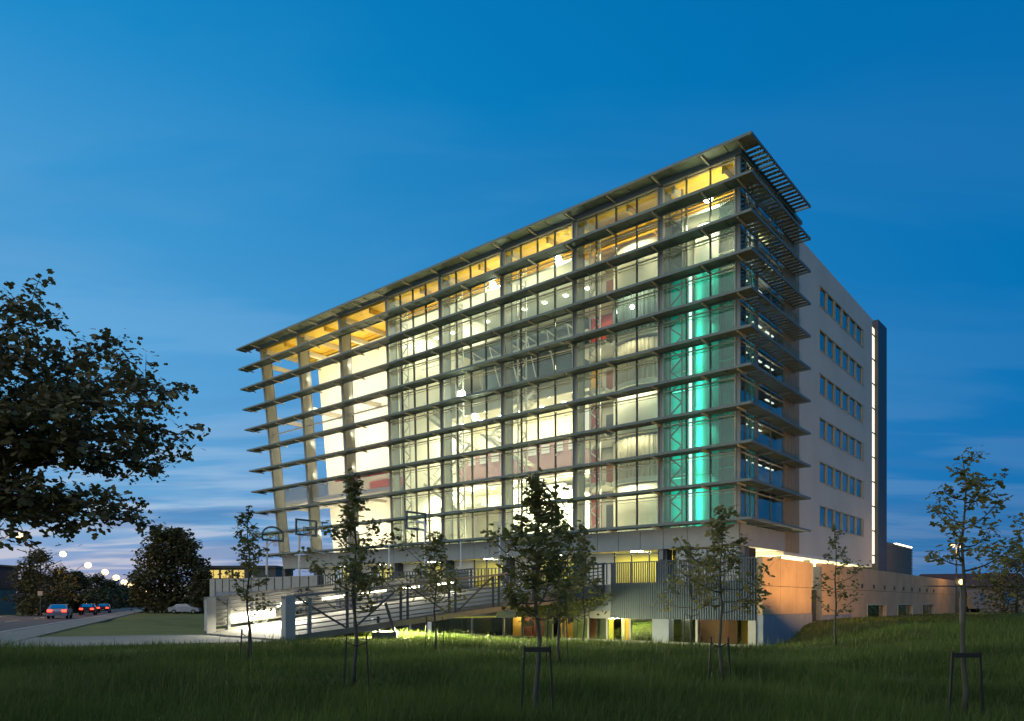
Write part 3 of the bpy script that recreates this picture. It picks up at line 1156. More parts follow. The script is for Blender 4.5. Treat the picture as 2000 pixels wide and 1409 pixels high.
pp('kerb_beam', 'concrete', (-48.2, 5.06, PY - 0.18, PY + 0.1, 0.3, 0.93))
pp('lower_floor', 'concrete', (-48, 4.7, PY + 0.1, -3.0, 0.6, 0.80))
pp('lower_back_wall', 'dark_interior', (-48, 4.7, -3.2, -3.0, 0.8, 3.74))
pp('lower_ceiling', 'interior_grey', (-48, 4.7, PY + 0.25, -3.2, 2.62, 2.75))
pp('edge_beam', 'concrete', (px_to_x(915), -3.32, PY - 0.05, PY + 0.22, 2.12, 2.55))
pp('band_wall', 'concrete_and_shade', (px_to_x(1025), -3.32, PY + 0.0, PY + 0.2, 2.55, 3.74))
pp('band_wall', 'concrete_and_shade', (-48, px_to_x(1026), PY + 0.9, PY + 1.1, 2.4, 3.74))
pp('band_wall', 'concrete_and_shade', (-48, px_to_x(914), PY, PY + 0.2, 2.3, 4.04))
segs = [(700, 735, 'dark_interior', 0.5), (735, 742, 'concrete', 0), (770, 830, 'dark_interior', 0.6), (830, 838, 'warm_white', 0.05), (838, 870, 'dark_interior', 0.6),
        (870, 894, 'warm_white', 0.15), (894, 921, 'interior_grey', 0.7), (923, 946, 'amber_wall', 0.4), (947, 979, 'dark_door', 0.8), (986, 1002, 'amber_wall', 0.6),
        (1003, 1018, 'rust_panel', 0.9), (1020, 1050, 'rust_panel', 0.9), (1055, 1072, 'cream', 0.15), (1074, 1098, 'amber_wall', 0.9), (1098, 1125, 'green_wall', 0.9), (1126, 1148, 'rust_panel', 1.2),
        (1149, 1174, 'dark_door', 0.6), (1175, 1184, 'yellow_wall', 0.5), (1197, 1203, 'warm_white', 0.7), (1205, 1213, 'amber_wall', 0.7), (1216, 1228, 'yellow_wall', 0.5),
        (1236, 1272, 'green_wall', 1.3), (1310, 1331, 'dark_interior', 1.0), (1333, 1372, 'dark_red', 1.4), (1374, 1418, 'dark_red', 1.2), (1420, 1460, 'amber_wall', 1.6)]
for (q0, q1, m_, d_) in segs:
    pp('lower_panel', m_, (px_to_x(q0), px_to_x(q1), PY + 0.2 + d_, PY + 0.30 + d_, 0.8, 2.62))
for q in (745, 800, 850, 921, 982, 1019, 1053, 1099, 1148, 1185, 1230, 1360):
    x = px_to_x(q)
    pp('lower_post', 'interior_grey', (x - 0.06, x + 0.06, PY + 0.02, PY + 0.14, 0.93, 2.62))
for q0, q1 in ((1275, 1307), (1462, 1477)):
    pp('pier', 'concrete_and_shade' if q0 < 1400 else 'concrete', (px_to_x(q0), px_to_x(q1), PY - 0.06, PY + 0.5, 0.7, 2.13))
gx = [px_to_x(q) for q in (840, 921, 982, 1053, 1099, 1148, 1185, 1230, 1275)] + [px_to_x(1307), px_to_x(1360), px_to_x(1418), px_to_x(1462)]
for k in range(len(gx) - 1):
    if k == 8:
        continue
    pp('lower_pane', 'dark_glass' if k in (0, 1, 7) else 'facade_glass', (gx[k] + 0.07, gx[k + 1] - 0.07, PY + 0.06, PY + 0.085, 0.94, 2.61))
for q, p_, c_ in ((880, 14, CREAMY), (940, 16, WARM), (1000, 34, WARM), (1060, 26, CREAMY), (1110, 10, WARM), (1180, 30, YEL), (1215, 30, YEL), (1265, 5, (0.8, 1, 0.4)), (1345, 2.2, WARM), (1395, 2.2, WARM), (1440, 2, WARM)):
    x = px_to_x(q)
    area('room_light', podium, (x, PY + 0.5, 2.58), (1.0, 0.35), p_, c_, DOWN)
pp('wall_light', 'lamp_white', (px_to_x(1328) - 0.5, px_to_x(1328) + 0.3, PY + 1.0, PY + 1.08, 2.2, 2.3))

# ------------------------------------------------------------------ bar screen fence on the right of the podium
fence = empty('terrace_fence', (BX, BY, 0), ANG)
tag(fence, 'tall screen of close vertical steel bars over a blue grey panel beside the orange wall', 'fence')
fx0, fx1 = -3.3, 5.05
for k in range(5):
    a = fx0 + (fx1 - fx0) * k / 5
    part('panel', 'slate_panel', (a + 0.01, a + (fx1 - fx0) / 5 - 0.01, PY - 0.02, PY + 0.06, 2.15, 4.12), parent=fence)
bar0 = None
nb = 62
for k in range(nb):
    x = fx0 + 0.06 + (fx1 - fx0 - 0.12) * k / (nb - 1)
    if bar0 is None:
        b = MB()
        b.box(-0.026, 0.026, -0.05, 0.0, 2.13, 5.22)
        bar0 = b.build('bar', 'fence_bar', fence)
        o = bar0
    else:
        o = bar0.copy()
        COL.objects.link(o)
        o.parent = fence
    o.location = (x, PY - 0.025, 0)
part('top_rail', 'fence_bar', (fx0, fx1, PY - 0.08, PY - 0.01, 5.222, 5.27), parent=fence)
for x in (fx0 + 0.02, fx0 + 2.9, fx0 + 5.7, fx1 - 0.05):
    part('post', 'fence_bar', (x - 0.05, x + 0.05, PY + 0.062, PY + 0.16, 2.15, 5.22), parent=fence)

# ------------------------------------------------------------------ parapet fence of the ball court, further left
pf = empty('court_parapet', (BX, BY, 0), ANG)
tag(pf, 'grey solid panel parapet along the raised ball court behind the footbridge', 'parapet')
for k in range(13):
    a = -31 - k * 1.25
    part('panel', 'concrete', (a - 1.23, a - 0.02, PY, PY + 0.08, 4.06, 5.24), parent=pf)
    part('post', 'dark_steel', (a - 0.03, a + 0.03, PY - 0.05, PY - 0.002, 4.06, 5.2), parent=pf)
part('end_pier', 'concrete', (-48.2, -47.3, PY - 0.1, PY + 0.4, 0.8, 5.3), parent=pf)
cf = empty('court_fence', (BX, BY, 0), ANG)
tag(cf, 'grey bar railing of the ball court between the solid parapet and the bar screen', 'fence')
bar1 = None
for k in range(92):
    x = -30.9 + k * 0.30
    if bar1 is None:
        b = MB()
        b.box(-0.03, 0.03, 0, 0.05, 4.06, 5.2)
        bar1 = b.build('bar', 'fence_bar', cf)
        o = bar1
    else:
        o = bar1.copy()
        COL.objects.link(o)
        o.parent = cf
    o.location = (x, PY, 0)
part('top_rail', 'fence_bar', (-31.0, -3.35, PY - 0.01, PY + 0.06, 5.202, 5.25), parent=cf)

# ------------------------------------------------------------------ orange washed garden wall on the right
gw = empty('garden_wall', (BX, BY, 0), ANG)
tag(gw, 'long orange lit concrete wall with low windows running back beside the grass bank', 'wall')


def gp(name, material, *boxes, parent=None):
    return part(name, material, *boxes, parent=parent or gw)


WX = 5.07
V = lambda v: PY + v
# first length up to the gate
for k in range(3):
    a, b2 = V(0.0) + k * 2.433, V(0.0) + (k + 1) * 2.433 - 0.02
    for (z0, z1) in ((2.42, 3.84), (3.86, 5.28)):
        gp('panel', 'orange_wall', (WX, WX + 0.3, a, b2, z0, z1))
gp('shade_band', 'concrete_and_shade', (WX, WX + 0.33, V(0), V(7.28), 0.2, 2.41))  # band coloured as the berm's shadow along the wall foot
gp('gate_post', 'steel', (WX - 0.05, WX + 0.35, V(8.55), V(8.95), 0.8, 5.1))
gp('gate_post', 'tan_frame', (WX - 0.05, WX + 0.25, V(7.32), V(7.75), 3.76, 5.25))
gp('gate', 'dark_door', (WX + 0.05, WX + 0.15, V(7.3), V(8.55), 0.8, 3.75))
gp('shade_band', 'concrete_and_shade', (WX, WX + 0.33, V(8.96), V(15.0), 0.8, 2.28))  # lower length of the same painted shadow
WIN = ((18.8, 24.2), (27.6, 33.0), (36.6, 42.0))
edges = [8.97] + [v for w in WIN for v in w] + [55.0]
for k in range(0, len(edges), 2):
    a0, b0 = edges[k], edges[k + 1]
    n = max(1, round((b0 - a0) / 4.0))
    for q in range(n):
        a, b2 = a0 + (b0 - a0) * q / n, a0 + (b0 - a0) * (q + 1) / n - 0.02
        for (z0, z1) in ((2.29 if b2 < 15.1 else 1.0, 3.84), (3.86, 5.32)):
            gp('panel', 'orange_wall', (WX, WX + 0.3, V(a), V(b2), z0, z1))
for (a, b2) in WIN:
    gp('panel', 'orange_wall', (WX, WX + 0.3, V(a), V(b2) - 0.02, 2.92, 3.84), (WX, WX + 0.3, V(a), V(b2) - 0.02, 3.86, 5.32))
    gp('panel', 'orange_wall', (WX, WX + 0.3, V(a), V(b2) - 0.02, 1.0, 2.0))
    w = gp('window', 'window_glass', (WX + 0.05, WX + 0.08, V(a) + 0.1, V(b2) - 0.1, 2.0, 2.9))
    gp('frame', 'tan_frame', (WX + 0.02, WX + 0.34, V(a), V(a) + 0.12, 2.0, 2.92), (WX + 0.02, WX + 0.34, V(b2) - 0.14, V(b2) - 0.02, 2.0, 2.92), (WX + 0.02, WX + 0.34, V(a) + 0.12, V(b2) - 0.14, 2.84, 2.92), parent=w)
    gp('blind', 'beige_curtain', (WX - 0.02, WX + 0.03, V(a) + 2.2, V(b2) - 0.2, 2.0, 2.9), parent=w)
for k in range(9):
    gp('vent', 'dark_steel', (WX + 0.302, WX + 0.36, V(17.4 + k * 3.0), V(17.7 + k * 3.0), 4.0, 4.28))

# ------------------------------------------------------------------ footbridge ramp with lit trusses
br = empty('footbridge', (N0.x, N0.y, 0))
tag(br, 'long sloping steel truss ramp with bright tube lamps rising from the lawn to the podium', 'footbridge')
OFF = Vector((N0.x, N0.y, 0))


def b3(p, z):
    return Vector((p.x - OFF.x, p.y - OFF.y, z))


def truss(a, b, zl, zr, h, side):
    def at(f, dz):
        p = a.lerp(b, f)
        return b3(p, zl + (zr - zl) * f + dz)
    b_ = MB()
    b_.bar(at(0, h), at(1, h), 0.30, 0.09)
    b_.build('top_chord', 'rail_steel', br)
    b_ = MB()
    b_.bar(at(0, 0.0), at(1, 0.0), 0.16, 0.26)
    b_.build('bottom_chord', 'rail_steel', br)
    n = 7
    d = (b - a).normalized()
    lat = Vector((-d.y, d.x, 0)) * side
    for r in range(7):
        b_ = MB()
        z = 0.30 + r * (h - 0.45) / 6.4
        b_.tube([at(0.01, z) + lat * 0.10, at(1, z) + lat * 0.10], 0.028, 6)
        b_.build('rail', 'rail_steel', br)
    gap = 0.36 / (b - a).length
    for k in range(n + 1):
        for s in ((0, gap) if 0 < k < n else (0,)):
            f = min(1.0, k / n * 0.985 + 0.012 + s)
            b_ = MB()
            b_.bar(at(f, 0.13), at(f, h - 0.045), 0.11, 0.11)
            b_.build('post', 'dark_steel', br)
    for k in range(n):
        f0, f1 = k / n * 0.985 + 0.012 + gap, (k + 1) / n * 0.985 + 0.012
        b_ = MB()
        if k % 2 == 0:
            b_.bar(at(f0, h - 0.05), at(f1, 0.1), 0.07, 0.07)
        else:
            b_.bar(at(f0, 0.1), at(f1, h - 0.05), 0.07, 0.07)
        b_.build('diagonal', 'dark_steel', br)
    return at


ZL, ZR, TH = 1.50, 3.52, 1.72
near = truss(N0, N1, ZL, ZR, TH, 1)
far = truss(F0, F1, ZL, ZR, TH, -1)
deck = MB()
deck.v += [tuple(b3(N0, 1.40)), tuple(b3(N1, 3.70)), tuple(b3(F1, 3.70)), tuple(b3(F0, 1.40)), tuple(b3(N0, 1.52)), tuple(b3(N1, 4.02)), tuple(b3(F1, 4.02)), tuple(b3(F0, 1.52))]
deck.f += BOXF
deck.build('deck', 'deck_metal', br)
# portal frames at the foot of the ramp
for (p, q) in ((N0, 1), (F0, 1)):
    dd = (N1 - N0).normalized()
    p2 = p + dd * 0.25
    e = MB()
    e.bar(b3(p2, 1.30), b3(p2, 3.28), 0.45, 0.42, up=(dd.x, dd.y, 0))
    e.build('end_post', 'concrete', br)
    p3 = p + dd * 1.15
    e = MB()
    e.bar(b3(p3, 1.30), b3(p3, 3.22), 0.14, 0.14, up=(dd.x, dd.y, 0))
    e.build('end_post', 'steel', br)
# mesh screen along the far truss
for k in range(7):
    f0, f1 = k / 7 + 0.005, (k + 1) / 7 - 0.005
    s = MB()
    lat = Vector((0.72, -0.70, 0)) * 0.2
    s.bar(far(f0, 0.95) - lat, far(f1, 0.95) - lat, 0.02, 1.35)
    s.build('mesh_panel', 'mesh_screen', br)
# tube lamps on the inside of the far rail, and their light
for f0, f1, z in ((0.08, 0.16, 0.75), (0.22, 0.30, 1.0), (0.36, 0.44, 1.0), (0.50, 0.60, 1.0), (0.66, 0.74, 1.0), (0.82, 0.90, 1.0)):
    lat = Vector((0.72, -0.70, 0)) * 0.26
    t = MB()
    t.bar(far(f0, z) + lat, far(f1, z) + lat, 0.07, 0.10)
    t.build('tube_lamp', 'bridge_tube', br)
    m_ = far((f0 + f1) / 2, z) + lat * 1.6
    area('tube_light', br, m_, (1.2, 0.15), 60, CREAMY, (R(55), 0, R(225)))
# floodlight by the foot of the ramp and an added fill under the deck for the grass
m_ = far(0.17, 0.95) + Vector((0.72, -0.70, 0)) * 1.6
area('ramp_light', br, m_, (1.0, 0.4), 1500, CREAMY, (R(12), 0, R(225)))
t = MB()
t.bar(far(0.07, 0.55) + Vector((0.2, -0.2, 0)), far(0.20, 0.60) + Vector((0.2, -0.2, 0)), 0.10, 0.40)
t.build('tube_lamp', 'bridge_tube', br)
t = MB()
t.box(m_.x - 0.5, m_.x + 0.5, m_.y - 0.15, m_.y + 0.15, m_.z + 0.02, m_.z + 0.14)
t.build('lamp_housing', 'steel', br)
c_ = near(0.48, 0.0)
u = MB()
u.bar((c_.x - 4.2, c_.y - 1.3, c_.z - 0.24), (c_.x + 2.6, c_.y + 4.2, c_.z - 0.18), 0.12, 0.08)
u.build('under_fill_housing', 'steel', br)
area('under_fill', br, (c_.x - 1.2, c_.y + 1.6, c_.z - 0.42), (8.0, 0.3), 6500, (1.0, 0.97, 0.55), (R(-38), 0, R(39)))  # added light that brightens the grass beside the ramp
# dark counterweight pier under the near truss
c_ = near(0.25, 0.0)
u = MB()
u.box(c_.x - 0.55, c_.x + 0.55, c_.y - 0.25, c_.y + 0.5, 0.9, 1.72)
u.bar((c_.x - 0.3, c_.y, 1.7), (c_.x - 0.3, c_.y, 2.4), 0.12, 0.12)
u.bar((c_.x + 0.45, c_.y - 0.1, 1.7), (c_.x + 0.05, c_.y - 0.1, 3.0), 0.12, 0.12)
u.build('pier', 'dark_steel', br)
c_ = near(0.62, 0.0)
u = MB()
u.box(c_.x - 0.5, c_.x + 0.5, c_.y - 0.2, c_.y + 0.4, c_.z - 0.5, c_.z - 0.13)
u.build('pier', 'dark_steel', br)

# ------------------------------------------------------------------ basketball hoops on the court
def hoop(qx, qy, depth, label, round_board=False, flip=1):
    c = px(qx, qy, depth)
    base = 4.05
    o = empty('basketball_hoop', (c.x, c.y, base), ANG)
    tag(o, label, 'basketball hoop', 'basketball hoops on the raised court')
    h = c.z - base
    bw, bh = 1.05, 0.70
    f = MB()
    if round_board:
        pts = [(0, -bw, -0.4)] + [(0, -bw * math.cos(math.pi * k / 16), 0.05 + 0.75 * math.sin(math.pi * k / 16)) for k in range(17)] + [(0, bw, -0.4), (0, -bw, -0.4)]
        f.tube([(p[0], p[1], p[2] + h) for p in pts], 0.085, 6)
        g = MB()
        n = len(g.v)
        for xx in (-0.015, 0.015):
            g.v += [(xx, p[1] * 0.97, p[2] * 0.97 + h) for p in pts[:-1]]
        m = len(pts) - 1
        g.f.append(tuple(range(m))[::-1])
        g.f.append(tuple(range(m, 2 * m)))
        g.f += [(k, (k + 1) % m, m + (k + 1) % m, m + k) for k in range(m)]
        g.build('board', 'board_glass', o)
    else:
        for (y0, y1, z0, z1) in ((-bw, bw, -bh, -bh + 0.15), (-bw, bw, bh - 0.15, bh), (-bw, -bw + 0.15, -bh + 0.15, bh - 0.15), (bw - 0.15, bw, -bh + 0.15, bh - 0.15)):
            f.box(-0.05, 0.05, y0, y1, z0 + h, z1 + h)
        g = MB()
        g.box(-0.015, 0.015, -bw + 0.15, bw - 0.15, -bh + 0.15 + h, bh - 0.15 + h)
        g.build('board', 'board_glass', o)
    f.build('board_frame', 'hoop_frame', o)
    s = MB()
    for (y0, y1, z0, z1) in ((-0.32, 0.32, -0.48, -0.42), (-0.32, 0.32, 0.02, 0.08), (-0.32, -0.26, -0.42, 0.02), (0.26, 0.32, -0.42, 0.02)):
        s.box(0.018 * flip, 0.03 * flip, y0, y1, z0 + h, z1 + h)
    s.build('target_square', 'hoop_frame', o)
    r = MB()
    zz = h - 0.52
    ring = [(flip * (0.36 + 0.25 * math.cos(2 * math.pi * k / 16)), 0.25 * math.sin(2 * math.pi * k / 16), zz) for k in range(17)]
    r.tube(ring, 0.018, 5, cap=False)
    r.bar((flip * 0.03, 0, zz - 0.05), (flip * 0.14, 0, zz - 0.02), 0.16, 0.05)
    rim = r.build('rim', 'hoop_rim', o)
    nt_ = MB()
    for k in range(10):
        a = 2 * math.pi * k / 10
        for sgn in (1, -1):
            a2 = a + sgn * 0.5
            nt_.tube([(flip * (0.36 + 0.24 * math.cos(a)), 0.24 * math.sin(a), zz), (flip * (0.36 + 0.14 * math.cos(a2)), 0.14 * math.sin(a2), zz - 0.42)], 0.008, 4, cap=False)
    nt_.build('net', 'net_cord', rim)
    p = MB()
    p.tube([(-flip * 1.0, 0, 0), (-flip * 1.0, 0, h - 0.5), (-flip * 0.85, 0, h - 0.15), (-flip * 0.06, 0, h - 0.05)], 0.10, 8)
    p.bar((-flip * 1.0, 0, h - 0.9), (-flip * 0.06, 0, h - 0.45), 0.07, 0.07)
    p.build('pole', 'hoop_white', o)


hoop(533, 1047, 66, 'basketball hoop with rounded fan board, outlined on the sky beside the building end', True, 1)
hoop(598, 1031, 62, 'basketball hoop with dark framed board at the outermost building column', False, 1)
hoop(813, 1018, 56, 'basketball hoop with dark framed board before the bright glazed hall', False, -1)


def slim_post(qx, ytop, depth, label, grp='slim white posts on the ball court'):
    t = px(qx, ytop, depth)
    o = empty('court_post', (t.x, t.y, 4.05))
    tag(o, label, 'post', grp)
    b = MB()
    b.tube([(0, 0, 0), (0, 0, t.z - 4.05)], [0.075, 0.055], 8)
    b.build('pole', 'hoop_white', o)
    b = MB()
    b.ball((0, 0, t.z - 4.05), 0.09, 8)
    b.build('cap', 'hoop_white', o)
    b = MB()
    b.box(-0.15, 0.15, -0.15, 0.15, 0, 0.03)
    b.build('base_plate', 'steel', o)


slim_post(760, 1066, 57, 'slim white post on the court, left of the framed hoop board')
slim_post(900, 1060, 55, 'slim white post on the court, just right of the olive sapling crown')
slim_post(976, 1008, 53, 'tallest slim white post on the court before the bright lower hall')
slim_post(493, 1108, 66, 'short white post at the far end of the court beside the lit pavilion')

# ------------------------------------------------------------------ vegetation
LEAF = np.array([(0, 0, 0), (-0.36, 0.22, 0.05), (-0.20, 0.50, 0.03), (-0.30, 0.72, 0.08), (0, 1.0, 0.0), (0.30, 0.72, 0.08), (0.20, 0.50, 0.03), (0.36, 0.22, 0.05)], dtype=np.float64)
LTRI = np.array([(0, 2, 1), (0, 4, 2), (2, 4, 3), (0, 7, 6), (0, 6, 4), (6, 5, 4)])
LEAF2 = np.array([(0, 0, 0), (-0.34, 0.5, 0.06), (0, 1.0, 0.0), (0.34, 0.5, 0.06)], dtype=np.float64)
LTRI2 = np.array([(0, 2, 1), (0, 3, 2)])


def leaves(name, pos, size, material, parent, rng, droop=0.3, simple=False):
    pos = np.asarray(pos)
    n = len(pos)
    T, F = (LEAF2, LTRI2) if simple else (LEAF, LTRI)
    yaw = rng.uniform(0, 2 * np.pi, n)
    d = np.stack([np.cos(yaw), np.sin(yaw), rng.normal(-droop, 0.45, n)], 1)
    d /= np.linalg.norm(d, axis=1, keepdims=True)
    up = rng.normal(0, 0.55, (n, 3)) + np.array([0, 0, 1.0])
    s = np.cross(d, up)
    s /= np.linalg.norm(s, axis=1, keepdims=True) + 1e-9
    u = np.cross(s, d)
    size = np.asarray(size).reshape(-1, 1, 1) * np.ones((n, 1, 1))
    v = pos[:, None, :] + size * (T[None, :, 0:1] * s[:, None, :] + T[None, :, 1:2] * d[:, None, :] + T[None, :, 2:3] * u[:, None, :])
    k = len(T)
    f = (F[None, :, :] + (np.arange(n) * k)[:, None, None]).reshape(-1, 3)
    return fast_mesh(name, v.reshape(-1, 3), f, material, parent)


def fast_mesh(name, v, f, material, parent):
    me = bpy.data.meshes.new(name)
    me.vertices.add(len(v))
    me.vertices.foreach_set('co', np.ascontiguousarray(v, dtype=np.float32).ravel())
    me.loops.add(f.size)
    me.loops.foreach_set('vertex_index', np.ascontiguousarray(f, dtype=np.int32).ravel())
    k = f.shape[1]
    me.polygons.add(len(f))
    me.polygons.foreach_set('loop_start', np.arange(len(f), dtype=np.int32) * k)
    me.polygons.foreach_set('loop_total', np.full(len(f), k, dtype=np.int32))
    me.materials.append(MATS[material])
    me.update(calc_edges=True)
    o = bpy.data.objects.new(name, me)
    COL.objects.link(o)
    if parent is not None:
        o.parent = parent
    return o


def curve(a, b, bend, n=5, rng=None):
    a, b = Vector(a), Vector(b)
    pts = []
    for i in range(n + 1):
        f = i / n
        p = a.lerp(b, f) + Vector(bend) * math.sin(math.pi * f)
        pts.append(p)
    return pts


def young_tree(qx, qy, depth, ytop, crown_y, width, label, seed, nl=1500, leaf=0.12, material='leaf_maple', lean_=0.0, nb=26, up=0.9, density=1.0, top_narrow=1.0, fork=None):
    """sapling rooted at photo column qx at that depth; ytop is its tip, crown_y where foliage starts, width the widest crown span in metres"""
    rng = np.random.default_rng(seed)
    rx = (qx - 1000) / 1432 * depth
    gz = float(ground_z(rx, depth))
    H = 3.0 + (1178 - ytop) / 1432 * depth - gz
    c0 = max(0.5, 3.0 + (1178 - crown_y) / 1432 * depth - gz)
    o = empty('young_tree', (rx, depth, gz))
    tag(o, label, 'tree', 'young staked trees on the lawn')
    tr = MB()
    k = 9
    tp = [Vector((lean_ * (i / k) ** 1.3 * H * 0.1 + 0.035 * math.sin(i * 1.7 + seed), 0.03 * math.cos(i * 1.3 + seed), H * i / k)) for i in range(k + 1)]
    r0 = 0.024 + H * 0.0045
    tr.tube(tp, [r0 * (1 - 0.88 * (i / k)) for i in range(k + 1)], 7)
    tr.build('trunk', 'pale_bark', o, smooth=True)

    def on_trunk(z):
        f = min(0.999, z / H) * k
        i = int(f)
        return tp[i].lerp(tp[i + 1], f - i)
    bm = MB()
    P, S = [], []
    nb = max(12, int(nb * 0.72))
    for i in range(nb):
        f = (i + rng.uniform(0, 0.9)) / nb
        z = c0 + (H - c0) * f * 0.96
        a = i * 2.399 + rng.uniform(-0.7, 0.7)
        prof = (0.40 + 0.60 * math.sin(math.pi * min(1, (f + 0.14) ** 0.75 * 0.95))) * (1 - 0.60 * f ** 1.3 * top_narrow)
        L = width / 2 * prof * rng.uniform(0.42, 1.30)
        s = on_trunk(z)
        e = s + Vector((math.cos(a) * L, math.sin(a) * L, L * up * rng.uniform(0.20, 1.05)))
        pts = curve(s, e, (rng.normal(0, 0.08) * L, rng.normal(0, 0.08) * L, -0.12 * L), 4)
        rb = 0.008 + 0.006 * L
        bm.tube(pts, [rb * (1 - 0.78 * q / 4) + 0.002 for q in range(5)], 4, cap=False)
        ends = [(pts[4], 1.0)]
        for q in (1, 1, 2, 2, 3, 3, 3):
            g = pts[q].lerp(pts[q + 1], rng.uniform(0, 1))
            d = (pts[q + 1] - pts[q]).normalized()
            sw = Vector(np.clip(rng.normal(0, 0.8, 3), -1.3, 1.3))
            t = g + (d * 0.8 + sw + Vector((0, 0, 0.25))) * L * rng.uniform(0.14, 0.30)
            mid = g.lerp(t, 0.5) + Vector((0, 0, 0.02))
            bm.tube([g, mid, t], [0.0045, 0.0035, 0.002], 3, cap=False)
            ends.append((t, 0.75))
            ends.append((mid, 0.4))
        m = max(8, int(nl / nb * (0.35 + L / (width / 2)) * 1.15 * density))
        wts = np.array([w for (_, w) in ends])
        pick = rng.choice(len(ends), m, p=wts / wts.sum())
        tuft = 0.035 + 0.055 * L
        for j in pick:
            q = ends[j][0]
            P.append(tuple(q + Vector(np.clip(rng.normal(0, 1, 3), -1.5, 1.5) * tuft)))
            S.append(leaf * rng.uniform(0.5, 1.5))
    # leader
    for j in range(int(nl * 0.06)):
        z = H * rng.uniform(0.84, 1.0)
        P.append(tuple(on_trunk(min(z, H * 0.995)) + Vector(np.clip(rng.normal(0, 0.05, 3), -0.08, 0.08))))
        S.append(leaf * rng.uniform(0.6, 1.1))
    bm.build('branches', 'pale_bark', o)['kind'] = 'stuff'
    leaves('crown', P, S, material, o, rng)['kind'] = 'stuff'
    return o, gz


def stakes(qx0, qx1, depth, h, label, bar=False, wob=0.0):
    x0, x1 = (qx0 - 1000) / 1432 * depth, (qx1 - 1000) / 1432 * depth
    cx = (x0 + x1) / 2
    g = float(ground_z(cx, depth))
    o = empty('tree_stakes', (cx, depth, g))
    tag(o, label, 'tree stake', 'stake frames holding the young trees')
    for x in (x0, x1):
        s = 1 if x > cx else -1
        b = MB()
        b.bar((x - cx, 0, -0.1), (x - cx - s * 0.06 + wob, 0, h), 0.027, 0.027)
        b.build('stake', 'stake_metal', o)
    b = MB()
    if bar:
        b.bar((x0 - cx + 0.06 + wob, -0.03, h - 0.05), (x1 - cx - 0.06 + wob, -0.03, h - 0.05), 0.03, 0.06)
        b.build('cross_bar', 'stake_metal', o)
    else:
        b.tube([(x0 - cx + 0.06, 0, h - 0.12), (0, 0.05, h - 0.2), (x1 - cx - 0.06, 0, h - 0.12)], 0.012, 5)
        b.build('tie', 'stake_metal', o)


young_tree(485, 1300, 18.8, 988, 1190, 1.45, 'slender sapling on the lawn before the brightest lamp at the foot of the ramp', 11, 850, 0.10, 'leaf_olive', nb=24)
stakes(468, 494, 18.3, 0.95, 'pair of stakes round the slender sapling before the foot of the ramp')
young_tree(693, 1345, 13.7, 925, 1200, 1.70, 'tall conical sapling before the near ramp truss, with its tip against the cream wall', 23, 1250, 0.10, 'leaf_maple', nb=40, lean_=-0.05)
stakes(671, 722, 13.4, 1.0, 'pair of stakes round the tall conical sapling beside the dark bridge pier')
young_tree(850, 1278, 24.5, 1040, 1200, 2.5, 'olive sapling with a loose wide crown before the middle of the ramp', 31, 1050, 0.12, 'leaf_olive', nb=30)
stakes(830, 868, 24.2, 1.15, 'pair of stakes on the brightly lit grass under the olive sapling')
young_tree(1050, 1440, 9.6, 922, 1215, 1.22, 'largest and densest sapling in front, with a stake frame and crossbar', 47, 1500, 0.085, 'leaf_maple', nb=48, lean_=-0.03)
stakes(1016, 1083, 9.3, 1.06, 'stake frame with a crossbar round the densest front sapling', True)
young_tree(1092, 1300, 19.0, 1000, 1190, 1.9, 'bushy sapling close behind the densest front sapling', 53, 800, 0.11, 'leaf_maple', nb=36)
stakes(1066, 1110, 18.6, 1.35, 'pair of stakes seen just behind the crossbar frame')
young_tree(1140, 1265, 29.5, 1045, 1200, 2.4, 'sapling at the right end of the ramp near the bar screen', 61, 850, 0.13, 'leaf_maple', nb=30)
stakes(1126, 1153, 29.0, 1.3, 'pair of stakes by the yellow lit lower window')
young_tree(1350, 1278, 26.0, 1062, 1195, 2.6, 'pale loose sapling directly before the middle of the bar screen', 71, 620, 0.12, 'leaf_olive', nb=26)
stakes(1334, 1368, 25.6, 1.35, 'pair of stakes round the pale sapling before the red lower windows')
young_tree(1408, 1335, 14.3, 992, 1200, 2.0, 'airy sapling whose top crosses the pale fascia near the building corner', 83, 760, 0.105, 'leaf_olive', nb=28)
stakes(1383, 1428, 14.0, 0.95, 'pair of stakes under the airy sapling before the fence corner')
young_tree(1632, 1250, 25.0, 1022, 1210, 1.75, 'thin sapling on the grass bank before the orange wall', 97, 460, 0.11, 'leaf_maple', nb=22)
young_tree(1882, 1380, 9.9, 888, 1130, 1.30, 'thin sapling in the right foreground with tall bare trunk and spreading branches', 101, 520, 0.085, 'leaf_olive', nb=20, up=0.75, top_narrow=0.7)
stakes(1852, 1922, 9.7, 0.96, 'stake frame with a crossbar beside the right foreground sapling', True)
young_tree(2035, 1400, 11.5, 960, 1190, 1.7, 'sapling cut by the right edge of the picture', 113, 800, 0.085, 'leaf_olive', nb=26)

